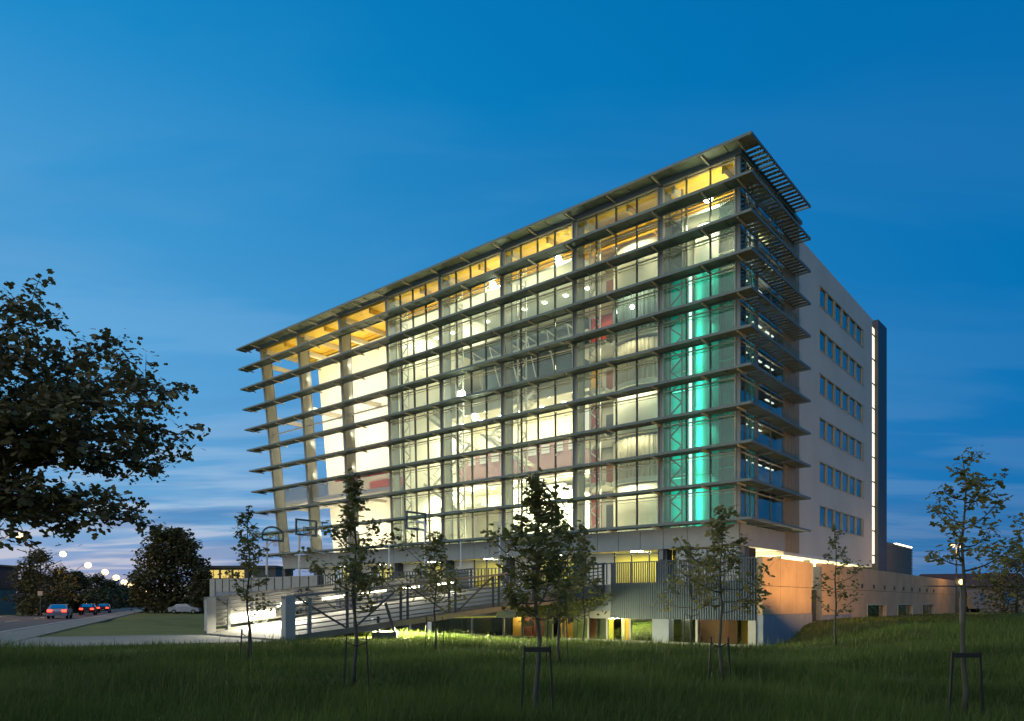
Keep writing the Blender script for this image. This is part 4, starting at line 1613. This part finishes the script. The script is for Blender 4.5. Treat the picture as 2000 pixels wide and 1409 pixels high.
# ------------------------------------------------------------------ the big tree reaching in from the left
def big_tree():
    rng = np.random.default_rng(5)
    D = 16.0
    base = Vector((-13.4, D, 1.4))
    o = empty('maple_tree', base)
    tag(o, 'large dark maple reaching in from the left edge above the road', 'tree')
    W = lambda q, y, d=D: px(q - 18, y, d) - base
    fork = Vector((0.25, 0, 3.4))
    tb = MB()
    tb.tube([(0, 0, 0), (0.05, 0.02, 0.4), (0.12, 0, 1.8), tuple(fork)], [0.46, 0.34, 0.29, 0.26], 10)
    tb.build('trunk', 'bark', o, smooth=True)
    tips = [(40, 600, 15.5), (82, 585, 16.5), (-60, 630, 15), (120, 615, 16.8), (95, 690, 14.8), (255, 668, 16.2), (190, 690, 17), (270, 735, 15.2), (318, 745, 17), (365, 766, 16), (330, 800, 15.0), (375, 850, 16),
            (355, 885, 16.6), (300, 880, 15.0), (320, 920, 16), (270, 930, 17), (318, 1030, 16), (290, 1000, 15.2), (240, 985, 16.6), (150, 1040, 15.5), (110, 1000, 16.3), (20, 1000, 15.6), (60, 960, 15), (200, 880, 14.6),
            (150, 800, 14.2), (100, 880, 17.4), (40, 800, 14), (200, 780, 17.8), (20, 700, 17.6), (-60, 800, 15), (-90, 900, 16), (-150, 700, 16), (-200, 820, 15), (-260, 640, 16), (-120, 560, 16.5),
            (-330, 760, 16), (-300, 900, 15.6), (-190, 980, 16), (-60, 990, 16.6), (-380, 860, 17), (-220, 590, 17)]
    lb = MB()
    P, S = [], []
    for i, (q, y, d) in enumerate(tips):
        e = W(q, y, d)
        L = (e - fork).length
        pts = curve(fork, e, (rng.normal(0, .25), rng.normal(0, .35), 0.16 * L * (0.5 if y > 950 else 1.0)), 8)
        lb.tube(pts, [max(0.010, 0.11 * (1 - (k / 8) ** 0.7) + 0.008) for k in range(9)], 6, cap=False)
        ns = 18
        for j in range(ns):
            f = 2.6 + 5.4 * (j + rng.uniform(0, 1)) / ns
            k = min(7, int(f))
            s = pts[k].lerp(pts[k + 1], f - k)
            fr = f / 8
            ln = (0.55 + 0.75 * rng.random()) * (1.25 - 0.75 * fr)
            dr = Vector((rng.normal(0.25, 0.8), rng.normal(0, 0.9), rng.normal(0.05, 0.45)))
            dr.normalize()
            t = s + dr * ln
            tw = curve(s, t, (0, 0, 0.06), 3)
            lb.tube(tw, [0.012, 0.009, 0.006, 0.003], 4, cap=False)
            for c in range(19):
                g = rng.uniform(0.3, 1.0) * 3
                gk = min(2, int(g))
                P.append(tuple(tw[gk].lerp(tw[gk + 1], g - gk) + Vector(rng.normal(0, 1, 3) * np.array([0.13, 0.13, 0.09]))))
                S.append(rng.uniform(0.11, 0.23))
        for c in range(26):
            P.append(tuple(e + Vector(rng.normal(0, 1, 3)) * 0.15))
            S.append(rng.uniform(0.08, 0.15))
    lb.build('branches', 'bark', o)['kind'] = 'stuff'
    leaves('crown', P, S, 'leaf_dark', o, rng, droop=0.45)['kind'] = 'stuff'


big_tree()


def far_tree(qx, qbase, depth, ytop, width, label, seed, material='leaf_far', n=2200, leaf=0.55, group='trees along the far side of the road', shape=1.0, trunk=True, low=0.12, nc=80):
    rng = np.random.default_rng(seed)
    rx = (qx - 1000) / 1432 * depth
    g = float(ground_z(rx, depth))
    H = 3.0 + (1178 - ytop) / 1432 * depth - g
    o = empty('broadleaf_tree', (rx, depth, g))
    tag(o, label, 'tree', group)
    t = MB()
    t.tube([(0, 0, 0), (0.05, 0, H * 0.25), (0, 0.05, H * 0.55), (0.1, 0, H * 0.85)], [0.030 * H, 0.022 * H, 0.014 * H, 0.004 * H], 7)
    for k in range(9):
        a = k * 2.4
        z = H * (0.22 + 0.06 * k)
        t.tube([(0, 0, z), (math.cos(a) * width * 0.32, math.sin(a) * width * 0.32, z + H * 0.16)], [0.010 * H, 0.003 * H], 5, cap=False)
    t.build('trunk', 'bark', o)
    # clumps spread through an uneven volume
    P, S = [], []
    for c in range(nc):
        f = rng.uniform(0, 1)
        z = H * (low + (0.97 - low) * f)
        prof = math.sin(math.pi * min(1, 0.12 + 0.86 * f)) ** 0.6 * (1 - 0.35 * f * shape)
        a = rng.uniform(0, 2 * math.pi)
        r = width / 2 * prof * math.sqrt(rng.uniform(0.05, 1.05))
        cr = width * rng.uniform(0.10, 0.19)
        m = int(n / nc)
        q = rng.normal(0, 1, (m, 3))
        q /= np.linalg.norm(q, axis=1, keepdims=True)
        q *= (rng.uniform(0.2, 1, (m, 1)) ** 0.5) * cr * np.array([1, 1, 0.75])
        P.append(q + np.array([math.cos(a) * r, math.sin(a) * r, z]))
        S.append(rng.uniform(0.5, 1.2, m) * leaf)
    leaves('crown', np.concatenate(P), np.concatenate(S), material, o, rng, simple=True)['kind'] = 'stuff'
    return o


far_tree(332, 1185, 118, 1036, 12.2, 'dense dark tree standing alone by the road, left of the raised court', 201, n=15000, leaf=0.66, group='trees left of the building', shape=0.35, low=0.06, nc=120)
far_tree(398, 1185, 110, 1110, 5.0, 'small dark tree beside the end pier of the court parapet', 203, n=3200, leaf=0.48, group='trees left of the building', low=0.03)
SP = [(78, 92, 1076, 7.5, 'tall pointed tree behind the road lamp, beside the dark teal hall'), (66, 118, 1118, 7.0, 'low tree just behind the tall pointed tree, near the dark teal hall'), (122, 112, 1114, 6.5, 'orange lit tree right of the tall pointed one'),
      (150, 135, 1122, 8.0, 'broad tree below the third road lamp'), (190, 165, 1124, 9.0, 'round dark tree below the fourth road lamp'), (216, 200, 1134, 9.5, 'tree below the fifth road lamp'),
      (238, 250, 1144, 11, 'small tree below the sixth road lamp'), (258, 300, 1150, 12, 'distant tree where the road lamps close up'), (275, 370, 1156, 14, 'farthest tree at the end of the road')]
for k, (q, d, yt, w, lb_) in enumerate(SP):
    far_tree(q, 1180, d, yt, w, lb_, 300 + k, n=5200 if d < 140 else 2400, leaf=0.0042 * d, low=0.04)
# right edge
for k, (q, d, yt, w, lb_) in enumerate([(1985, 70, 1085, 8, 'dark tree mass at the right edge beyond the grass bank'), (1925, 95, 1128, 7, 'low dark tree behind the pale house on the right'), (1868, 110, 1142, 8, 'low tree behind the orange lamp on the right'),
                                         (2060, 60, 1060, 9, 'dark tree just beyond the right edge of the lawn')]):
    far_tree(q, 1190, d, yt, w, lb_, 400 + k, n=2600, leaf=0.0045 * d, group='trees beyond the grass bank', low=0.02)
# a far belt of woods on the skyline
def belt():
    rng = np.random.default_rng(77)
    n = 16000
    x = rng.uniform(-900, 900, n)
    y = rng.uniform(560, 640, n)
    h = 7 + 3.5 * np.sin(x * 0.021) + 2.5 * np.sin(x * 0.057 + 1) + 1.5 * np.sin(x * .15)
    z = 1.4 + rng.uniform(0, 1, n) ** 0.8 * h
    o = leaves('distant_woods', np.stack([x, y, z], 1), rng.uniform(2.0, 4.5, n), 'leaf_far', None, rng, simple=True)
    o['kind'] = 'stuff'
    tag(o, 'dark belt of far woods along the skyline', 'woods')


belt()

# ------------------------------------------------------------------ street lamps
def street_lamp(qx, qy, depth, label, power, glow=0.32, lit=True):
    h = px(qx, qy, depth)
    side = RN                                         # pole stands on the far side of the road
    base = Vector((h.x + side.x * 2.2, h.y + side.y * 2.2, 1.4))
    o = empty('street_lamp', base)
    tag(o, label, 'street lamp', 'lamps along the road')
    dz = h.z - 1.4
    dx, dy = -side.x * 2.2, -side.y * 2.2
    b = MB()
    b.tube([(0, 0, 0), (0, 0, 0.8), (0, 0, dz * 0.72)], [0.14, 0.10, 0.08], 8)
    b.build('pole', 'lamp_metal', o)
    b = MB()
    pts = [(dx * (1 - math.cos(t)), dy * (1 - math.cos(t)), dz * 0.72 + (dz * 0.29) * math.sin(t)) for t in [math.pi / 2 * k / 8 for k in range(9)]]
    b.tube(pts, [0.07 - 0.003 * k for k in range(9)], 6)
    b.build('arm', 'lamp_metal', o)
    b = MB()
    d = Vector((dx, dy, 0)).normalized()
    b.bar((dx - d.x * 0.25, dy - d.y * 0.25, dz + 0.14), (dx + d.x * 0.5, dy + d.y * 0.5, dz + 0.17), 0.30, 0.14)
    hd = b.build('lamp_head', 'lamp_metal', o)
    b = MB()
    b.ball((dx, dy, dz - 0.12), glow, 14, 0.9)
    b.build('globe', 'street_glow', hd)
    if power:
        point('lamp_light', o, (dx, dy, dz - 0.6), power, SODIUM, 0.3)


for (q, y, d, lb_, p_) in [(38, 1044, 79, 'nearest road lamp, glowing below the big maple at the left edge', 1800), (123, 1081, 109, 'second road lamp, above the tall pointed tree', 2200), (172, 1103, 141, 'third road lamp, with curved arm over the trees', 2200),
                           (205, 1117, 174, 'fourth road lamp along the road', 1500), (227, 1128, 212, 'fifth road lamp along the road', 1500), (243, 1137, 258, 'sixth road lamp along the road', 0),
                           (257, 1144, 312, 'seventh road lamp along the road', 0), (267, 1148, 353, 'eighth road lamp along the road', 0), (288, 1157, 505, 'farthest road lamp, close beside the lone dark tree', 0)]:
    street_lamp(q, y, d, lb_, p_, 0.0045 * d)

# parking lamp with two heads, and the low orange flood lamp, on the right
h = px(1868, 1064, 70)
o = empty('parking_lamp', (h.x, h.y, 1.9))
tag(o, 'tall two headed lamp glowing white behind the right foreground sapling', 'street lamp')
b = MB()
b.tube([(0, 0, 0), (0, 0, h.z - 1.9)], [0.10, 0.06], 8)
b.build('pole', 'lamp_metal', o)
for s in (-1, 1):
    b = MB()
    b.bar((s * 0.1, 0, h.z - 1.86), (s * 0.62, 0, h.z - 1.80), 0.24, 0.12)
    hd = b.build('lamp_head', 'lamp_metal', o)
    b = MB()
    b.ball((s * 0.40, 0, h.z - 2.02), 0.24, 10, 0.7)
    b.build('globe', 'street_glow', hd)
point('lamp_light', o, (0, 0, h.z - 2.4), 900, SODIUM, 0.3)

h = px(1877, 1137, 33.0)
g = float(ground_z(h.x, h.y))
o = empty('flood_lamp', (h.x, h.y, g))
tag(o, 'low orange flood lamp on a short post aimed at the orange wall', 'flood lamp')
b = MB()
b.tube([(0, 0, 0), (0, 0, h.z - g - 0.16)], [0.07, 0.05], 8)
b.build('post', 'lamp_metal', o)
b = MB()
b.box(-0.20, 0.20, 0.02, 0.10, h.z - g - 0.16, h.z - g + 0.16)
b.box(-0.20, 0.20, -0.12, 0.10, h.z - g + 0.161, h.z - g + 0.19)
b.build('lamp_head', 'lamp_metal', o)
b = MB()
b.box(-1.6, 1.3, -0.25, 0.85, h.z - g - 0.20, h.z - g - 0.17)
b.build('beam_block', 'lamp_metal', o)  # added plate, keeps the beam off the grass and shades the wall foot
b = MB()
b.ball((0, -0.05, h.z - g), 0.12, 12)
b.build('globe', 'sodium_glow', o)
sl = bpy.data.lights.new('flood_beam', 'SPOT')
sl.energy = 3900
sl.color = SODIUM
sl.spot_size = R(150)
sl.spot_blend = 0.4
sl.shadow_soft_size = 0.12
so = bpy.data.objects.new('flood_beam', sl)
COL.objects.link(so)
so.parent = o
so.location = (-0.1, 0.22, h.z - g)
tgt = Vector((14.5, 43.0, 8.0)) - h
so.rotation_euler = tgt.to_track_quat('-Z', 'Y').to_euler()

# ------------------------------------------------------------------ road users
def car(loc, heading, label, body, lit=True):
    o = empty('car', loc, heading)
    tag(o, label, 'car', 'cars by the road')
    prof = [(-2.15, 0.32), (-2.2, 0.75), (-2.05, 0.98), (-1.55, 1.02), (-1.0, 1.42), (0.35, 1.45), (1.05, 1.0), (1.95, 0.86), (2.15, 0.62), (2.12, 0.32)]
    b = MB()
    n = len(prof)
    for s in (-1, 1):
        for (x, z) in prof:
            w = 0.86 if z < 1.03 else 0.70
            b.v.append((x, s * w, z))
    b.f += [(i, n + i, n + (i + 1) % n, (i + 1) % n)[::-1] for i in range(n)]
    b.f += [tuple(range(n))[::-1], tuple(range(n, 2 * n))]
    bo = b.build('body', body, o)
    b = MB()
    for s in (-1, 1):
        nn = len(b.v)
        q = [(-1.42, 1.06), (-0.95, 1.37), (0.30, 1.39), (0.92, 1.06)]
        for dy in (0, 0.02):
            for (x, z) in q:
                w = 0.86 - (z - 1.02) * 0.40 + 0.012
                b.v.append((x, s * (w + dy), z))
        b.f += [(nn, nn + 1, nn + 2, nn + 3), (nn + 7, nn + 6, nn + 5, nn + 4)] + [(nn + i, nn + 4 + i, nn + 4 + (i + 1) % 4, nn + (i + 1) % 4) for i in range(4)]
    b.build('side_windows', 'dark_glass', o)
    b = MB()
    b.bar((-1.56, 0, 1.06), (-1.03, 0, 1.41), 1.25, 0.03, up=(-0.5, 0, 0.86))
    b.build('rear_window', 'dark_glass', o)
    for (x, y) in ((-1.35, -0.80), (-1.35, 0.80), (1.35, -0.80), (1.35, 0.80)):
        b = MB()
        b.tube([(x, y - 0.1, 0.32), (x, y + 0.1, 0.32)], 0.32, 14)
        w = b.build('wheel', 'tyre', o)
        b = MB()
        b.tube([(x, y - 0.11, 0.32), (x, y + 0.11, 0.32)], 0.19, 10)
        b.build('rim', 'steel', w)
    for y in (-0.62, 0.62):
        b = MB()
        b.box(-2.24, -2.15, y - 0.2, y + 0.2, 0.70, 0.90)
        b.build('tail_light', 'tail_red' if lit else 'red_panel', o)
    b = MB()
    b.box(-2.23, -2.18, -0.26, 0.26, 0.48, 0.60)
    b.build('number_plate', 'sign_white', o)
    return o


HD = math.atan2(RD.y, RD.x)
for (al, ac, body, lb_) in ((96, 2.4, 'car_dark', 'dark car with glowing red tail lights nearest the lone dark tree'), (72, 2.3, 'car_dark', 'dark car with red tail lights, middle of the three on the road'), (47, 2.4, 'car_pale', 'pale car with red tail lights, nearest on the road')):
    q = rp(al, ac)
    car((q[0], q[1], 1.414), HD, lb_, body)
q = px(362, 1185, 108)
car((q.x, q.y, 1.41), R(8), 'pale car parked beyond the lawn right of the lone dark tree', 'car_pale', False)

# street sign and verge rail on the far side of the road
q = px(79, 1178, 84)
o = empty('street_sign', (q.x, q.y, 1.4))
tag(o, 'small pale sign on a thin post across the road', 'sign')
b = MB()
b.tube([(0, 0, 0), (0, 0, 3.0)], 0.04, 6)
b.build('post', 'lamp_metal', o)
b = MB()
b.box(-0.28, 0.28, -0.06, -0.041, 2.45, 2.95)
b.build('sign_plate', 'sign_white', o)
o = empty('verge_rail', (0, 0, 1.4))
tag(o, 'thin low rail fence along the far verge of the road', 'fence')
for k in range(16):
    q = rp(20 + k * 6, 13.0)
    b = MB()
    b.box(q[0] - 0.05, q[0] + 0.05, q[1] - 0.05, q[1] + 0.05, 0, 1.15)
    b.build('post', 'lamp_metal', o)
for z in (0.6, 1.1):
    q0, q1 = rp(20, 13.0), rp(110, 13.0)
    b = MB()
    b.bar((q0[0], q0[1], z), (q1[0], q1[1], z), 0.06, 0.06)
    b.build('rail', 'lamp_metal', o)

# dark hall at the left edge
o = empty('warehouse', (-81.6, 96.0, 1.4))
tag(o, 'flat roofed dark teal hall at the left edge across the road', 'building')
W_ = 96 / 1432 * 78
part('wall', 'warehouse_teal', (-14, 14, 0, 4, 0, 3.4), parent=o)
part('upper_wall', 'warehouse_dark', (-14.15, 14.15, -0.15, 4.15, 3.41, 6.4), parent=o)
part('roof_edge', 'dark_steel', (-14.3, 14.3, -0.3, 4.3, 6.41, 6.65), parent=o)
for k in range(8):
    part('pilaster', 'warehouse_dark', (-13.6 + k * 3.8, -13.2 + k * 3.8, -0.1, -0.01, 0, 3.4), parent=o)

# lit pavilion behind the court, left end
q = px(460, 1178, 118)
o = empty('pavilion', (q.x, q.y, 1.4), R(-4))
tag(o, 'low flat pavilion with yellow lit windows behind the court parapet', 'building')
part('wall', 'dark_steel', (-6, 6.5, 0.3, 8, 0, 7.2), parent=o)
part('roof', 'dark_door', (-6.3, 6.8, -0.2, 8.2, 7.21, 7.6), parent=o)
for k in range(3):
    w = part('window', 'window_lit_yellow', (-4.6 + k * 2.1, -2.9 + k * 2.1, 0.22, 0.28, 5.6, 6.9), parent=o)
    part('frame', 'dark_door', (-3.80 + k * 2.1, -3.72 + k * 2.1, 0.15, 0.215, 5.6, 6.9), parent=w)

# pale house and box truck beyond the grass bank on the right
q = px(1905, 1178, 84)
o = empty('house', (q.x, q.y, 1.9), R(-20))
tag(o, 'low pale house with brown roof beyond the grass bank on the right', 'house')
part('wall', 'house_wall', (-5.5, 5.5, 0, 7, 0, 3.0), parent=o)
b = MB()
b.v += [(-6, -0.5, 3.01), (6, -0.5, 3.01), (6, 7.5, 3.01), (-6, 7.5, 3.01), (-5, 3.5, 4.6), (5, 3.5, 4.6)]
b.f += [(0, 1, 5, 4), (2, 3, 4, 5), (1, 2, 5), (3, 0, 4), (3, 2, 1, 0)]
b.build('roof', 'roof_brown', o)
for x in (-3.6, 0.2, 3.4):
    part('window', 'window_glass', (x - 0.6, x + 0.6, -0.05, -0.01, 1.0, 2.3), parent=o)
q = px(1852, 1178, 80)
o = empty('box_truck', (q.x, q.y, 1.9), R(-62))
tag(o, 'pale box truck parked at the far end of the orange wall', 'truck')
part('cargo_box', 'house_wall', (-3.4, 1.4, -1.1, 1.1, 0.75, 3.2), parent=o)
b = MB()
b.v += [(1.5, -1.0, 0.5), (3.3, -1.0, 0.5), (3.3, 1.0, 0.5), (1.5, 1.0, 0.5), (1.5, -1.0, 2.5), (2.6, -1.0, 2.5), (2.6, 1.0, 2.5), (1.5, 1.0, 2.5)]
b.f += BOXF
b.build('cab', 'house_wall', o)
part('side_window', 'dark_glass', (1.7, 2.6, -1.03, -1.005, 1.6, 2.3), parent=o)
for (x, y) in ((-2.4, -0.95), (-2.4, 0.95), (2.3, -0.95), (2.3, 0.95)):
    b = MB()
    b.tube([(x, y - 0.14, 0.45), (x, y + 0.14, 0.45)], 0.45, 14)
    b.build('wheel', 'tyre', o)

# ------------------------------------------------------------------ meadow grass
def grass():
    rng = np.random.default_rng(3)
    n = 540000
    inv = rng.uniform(1 / 62.0, 1 / 8.2, n)
    y = 1 / inv
    x = rng.uniform(-0.95, 1.15, n) * y
    xl, yl = to_local(x, y)
    ok = ~((yl > PY - 0.3) & (xl < 5.3))
    ok &= ~((yl > PY - 0.3) & (xl < 5.6))
    # keep off the footpath, the ramp and the road
    def side(ax, ay, bx_, by_):
        return (bx_ - ax) * (y - ay) - (by_ - ay) * (x - ax)
    inpath = (side(-24.5, 21.6, -9.2, 29.6) > -0.4) & (x < -9.0) & (y > 20)
    ok &= ~inpath
    inramp = (side(N0.x, N0.y, N1.x, N1.y) > 0.0) & (side(F0.x, F0.y, F1.x, F1.y) < 0) & (side(F0.x, F0.y, N0.x, N0.y) > 0) & (side(N0.x, N0.y, N0.x + 5, N0.y + 6.5) > -0.1)
    along = ((x - N0.x) * (N1.x - N0.x) + (y - N0.y) * (N1.y - N0.y)) / (N1 - N0).length
    ok &= ~(inramp & (along < 5.0) & (along > -6))
    x, y = x[ok], y[ok]
    n = len(x)
    z = ground_z(x, y) - 0.02
    hgt = np.where(y < 40, rng.gamma(6, 0.046, n), 0.2)
    patch = 0.75 + 0.35 * np.sin(x * 0.8 + 1.3 * np.sin(y * 0.5)) * np.sin(y * 0.6 + x * 0.23)
    hgt = np.clip(hgt * patch, 0.08, 0.62)
    hgt = np.where(rng.random(n) < 0.012, np.clip(hgt * 1.9, 0.3, 0.85), hgt)
    # mown lower towards the path and building
    wd = np.maximum(0.0058, 0.00075 * y) * rng.uniform(0.7, 1.3, n)
    a = rng.uniform(0, 2 * np.pi, n)
    ln = rng.normal(0, 0.30, n) * hgt
    bx_, by_ = np.cos(a), np.sin(a)
    la = rng.uniform(0, 2 * np.pi, n)
    lx, ly = np.cos(la) * ln + 0.06 * hgt, np.sin(la) * ln
    v = np.zeros((n, 5, 3))
    for i, (t, w) in enumerate(((0, -1), (0, 1), (0.55, -0.7), (0.55, 0.7), (1.0, 0))):
        v[:, i, 0] = x + bx_ * wd * w * 0.5 + lx * t ** 1.8
        v[:, i, 1] = y + by_ * wd * w * 0.5 + ly * t ** 1.8
        v[:, i, 2] = z + hgt * t * (1 - 0.12 * t)
    f = np.array([(0, 1, 3), (0, 3, 2), (2, 3, 4)])
    dry = rng.random(n) < 0.06 + 0.16 * ss(0.25, 0.8, np.sin(x * 0.33 + 2.0 * np.sin(y * 0.21)) * np.sin(y * 0.27 + 0.7))
    tri = lambda m_: (f[None] + (np.arange(m_) * 5)[:, None, None]).reshape(-1, 3)
    d = fast_mesh('dry_grass', v[dry].reshape(-1, 3), tri(int(dry.sum())), 'grass_dry', None)
    d['kind'] = 'stuff'
    tag(d, 'paler dry stalks scattered through the meadow grass', 'grass')
    v = v[~dry]
    o = fast_mesh('meadow_grass', v.reshape(-1, 3), tri(len(v)), 'grass_blade', None)
    o['kind'] = 'stuff'
    tag(o, 'long dark meadow grass across the foreground', 'grass')


grass()
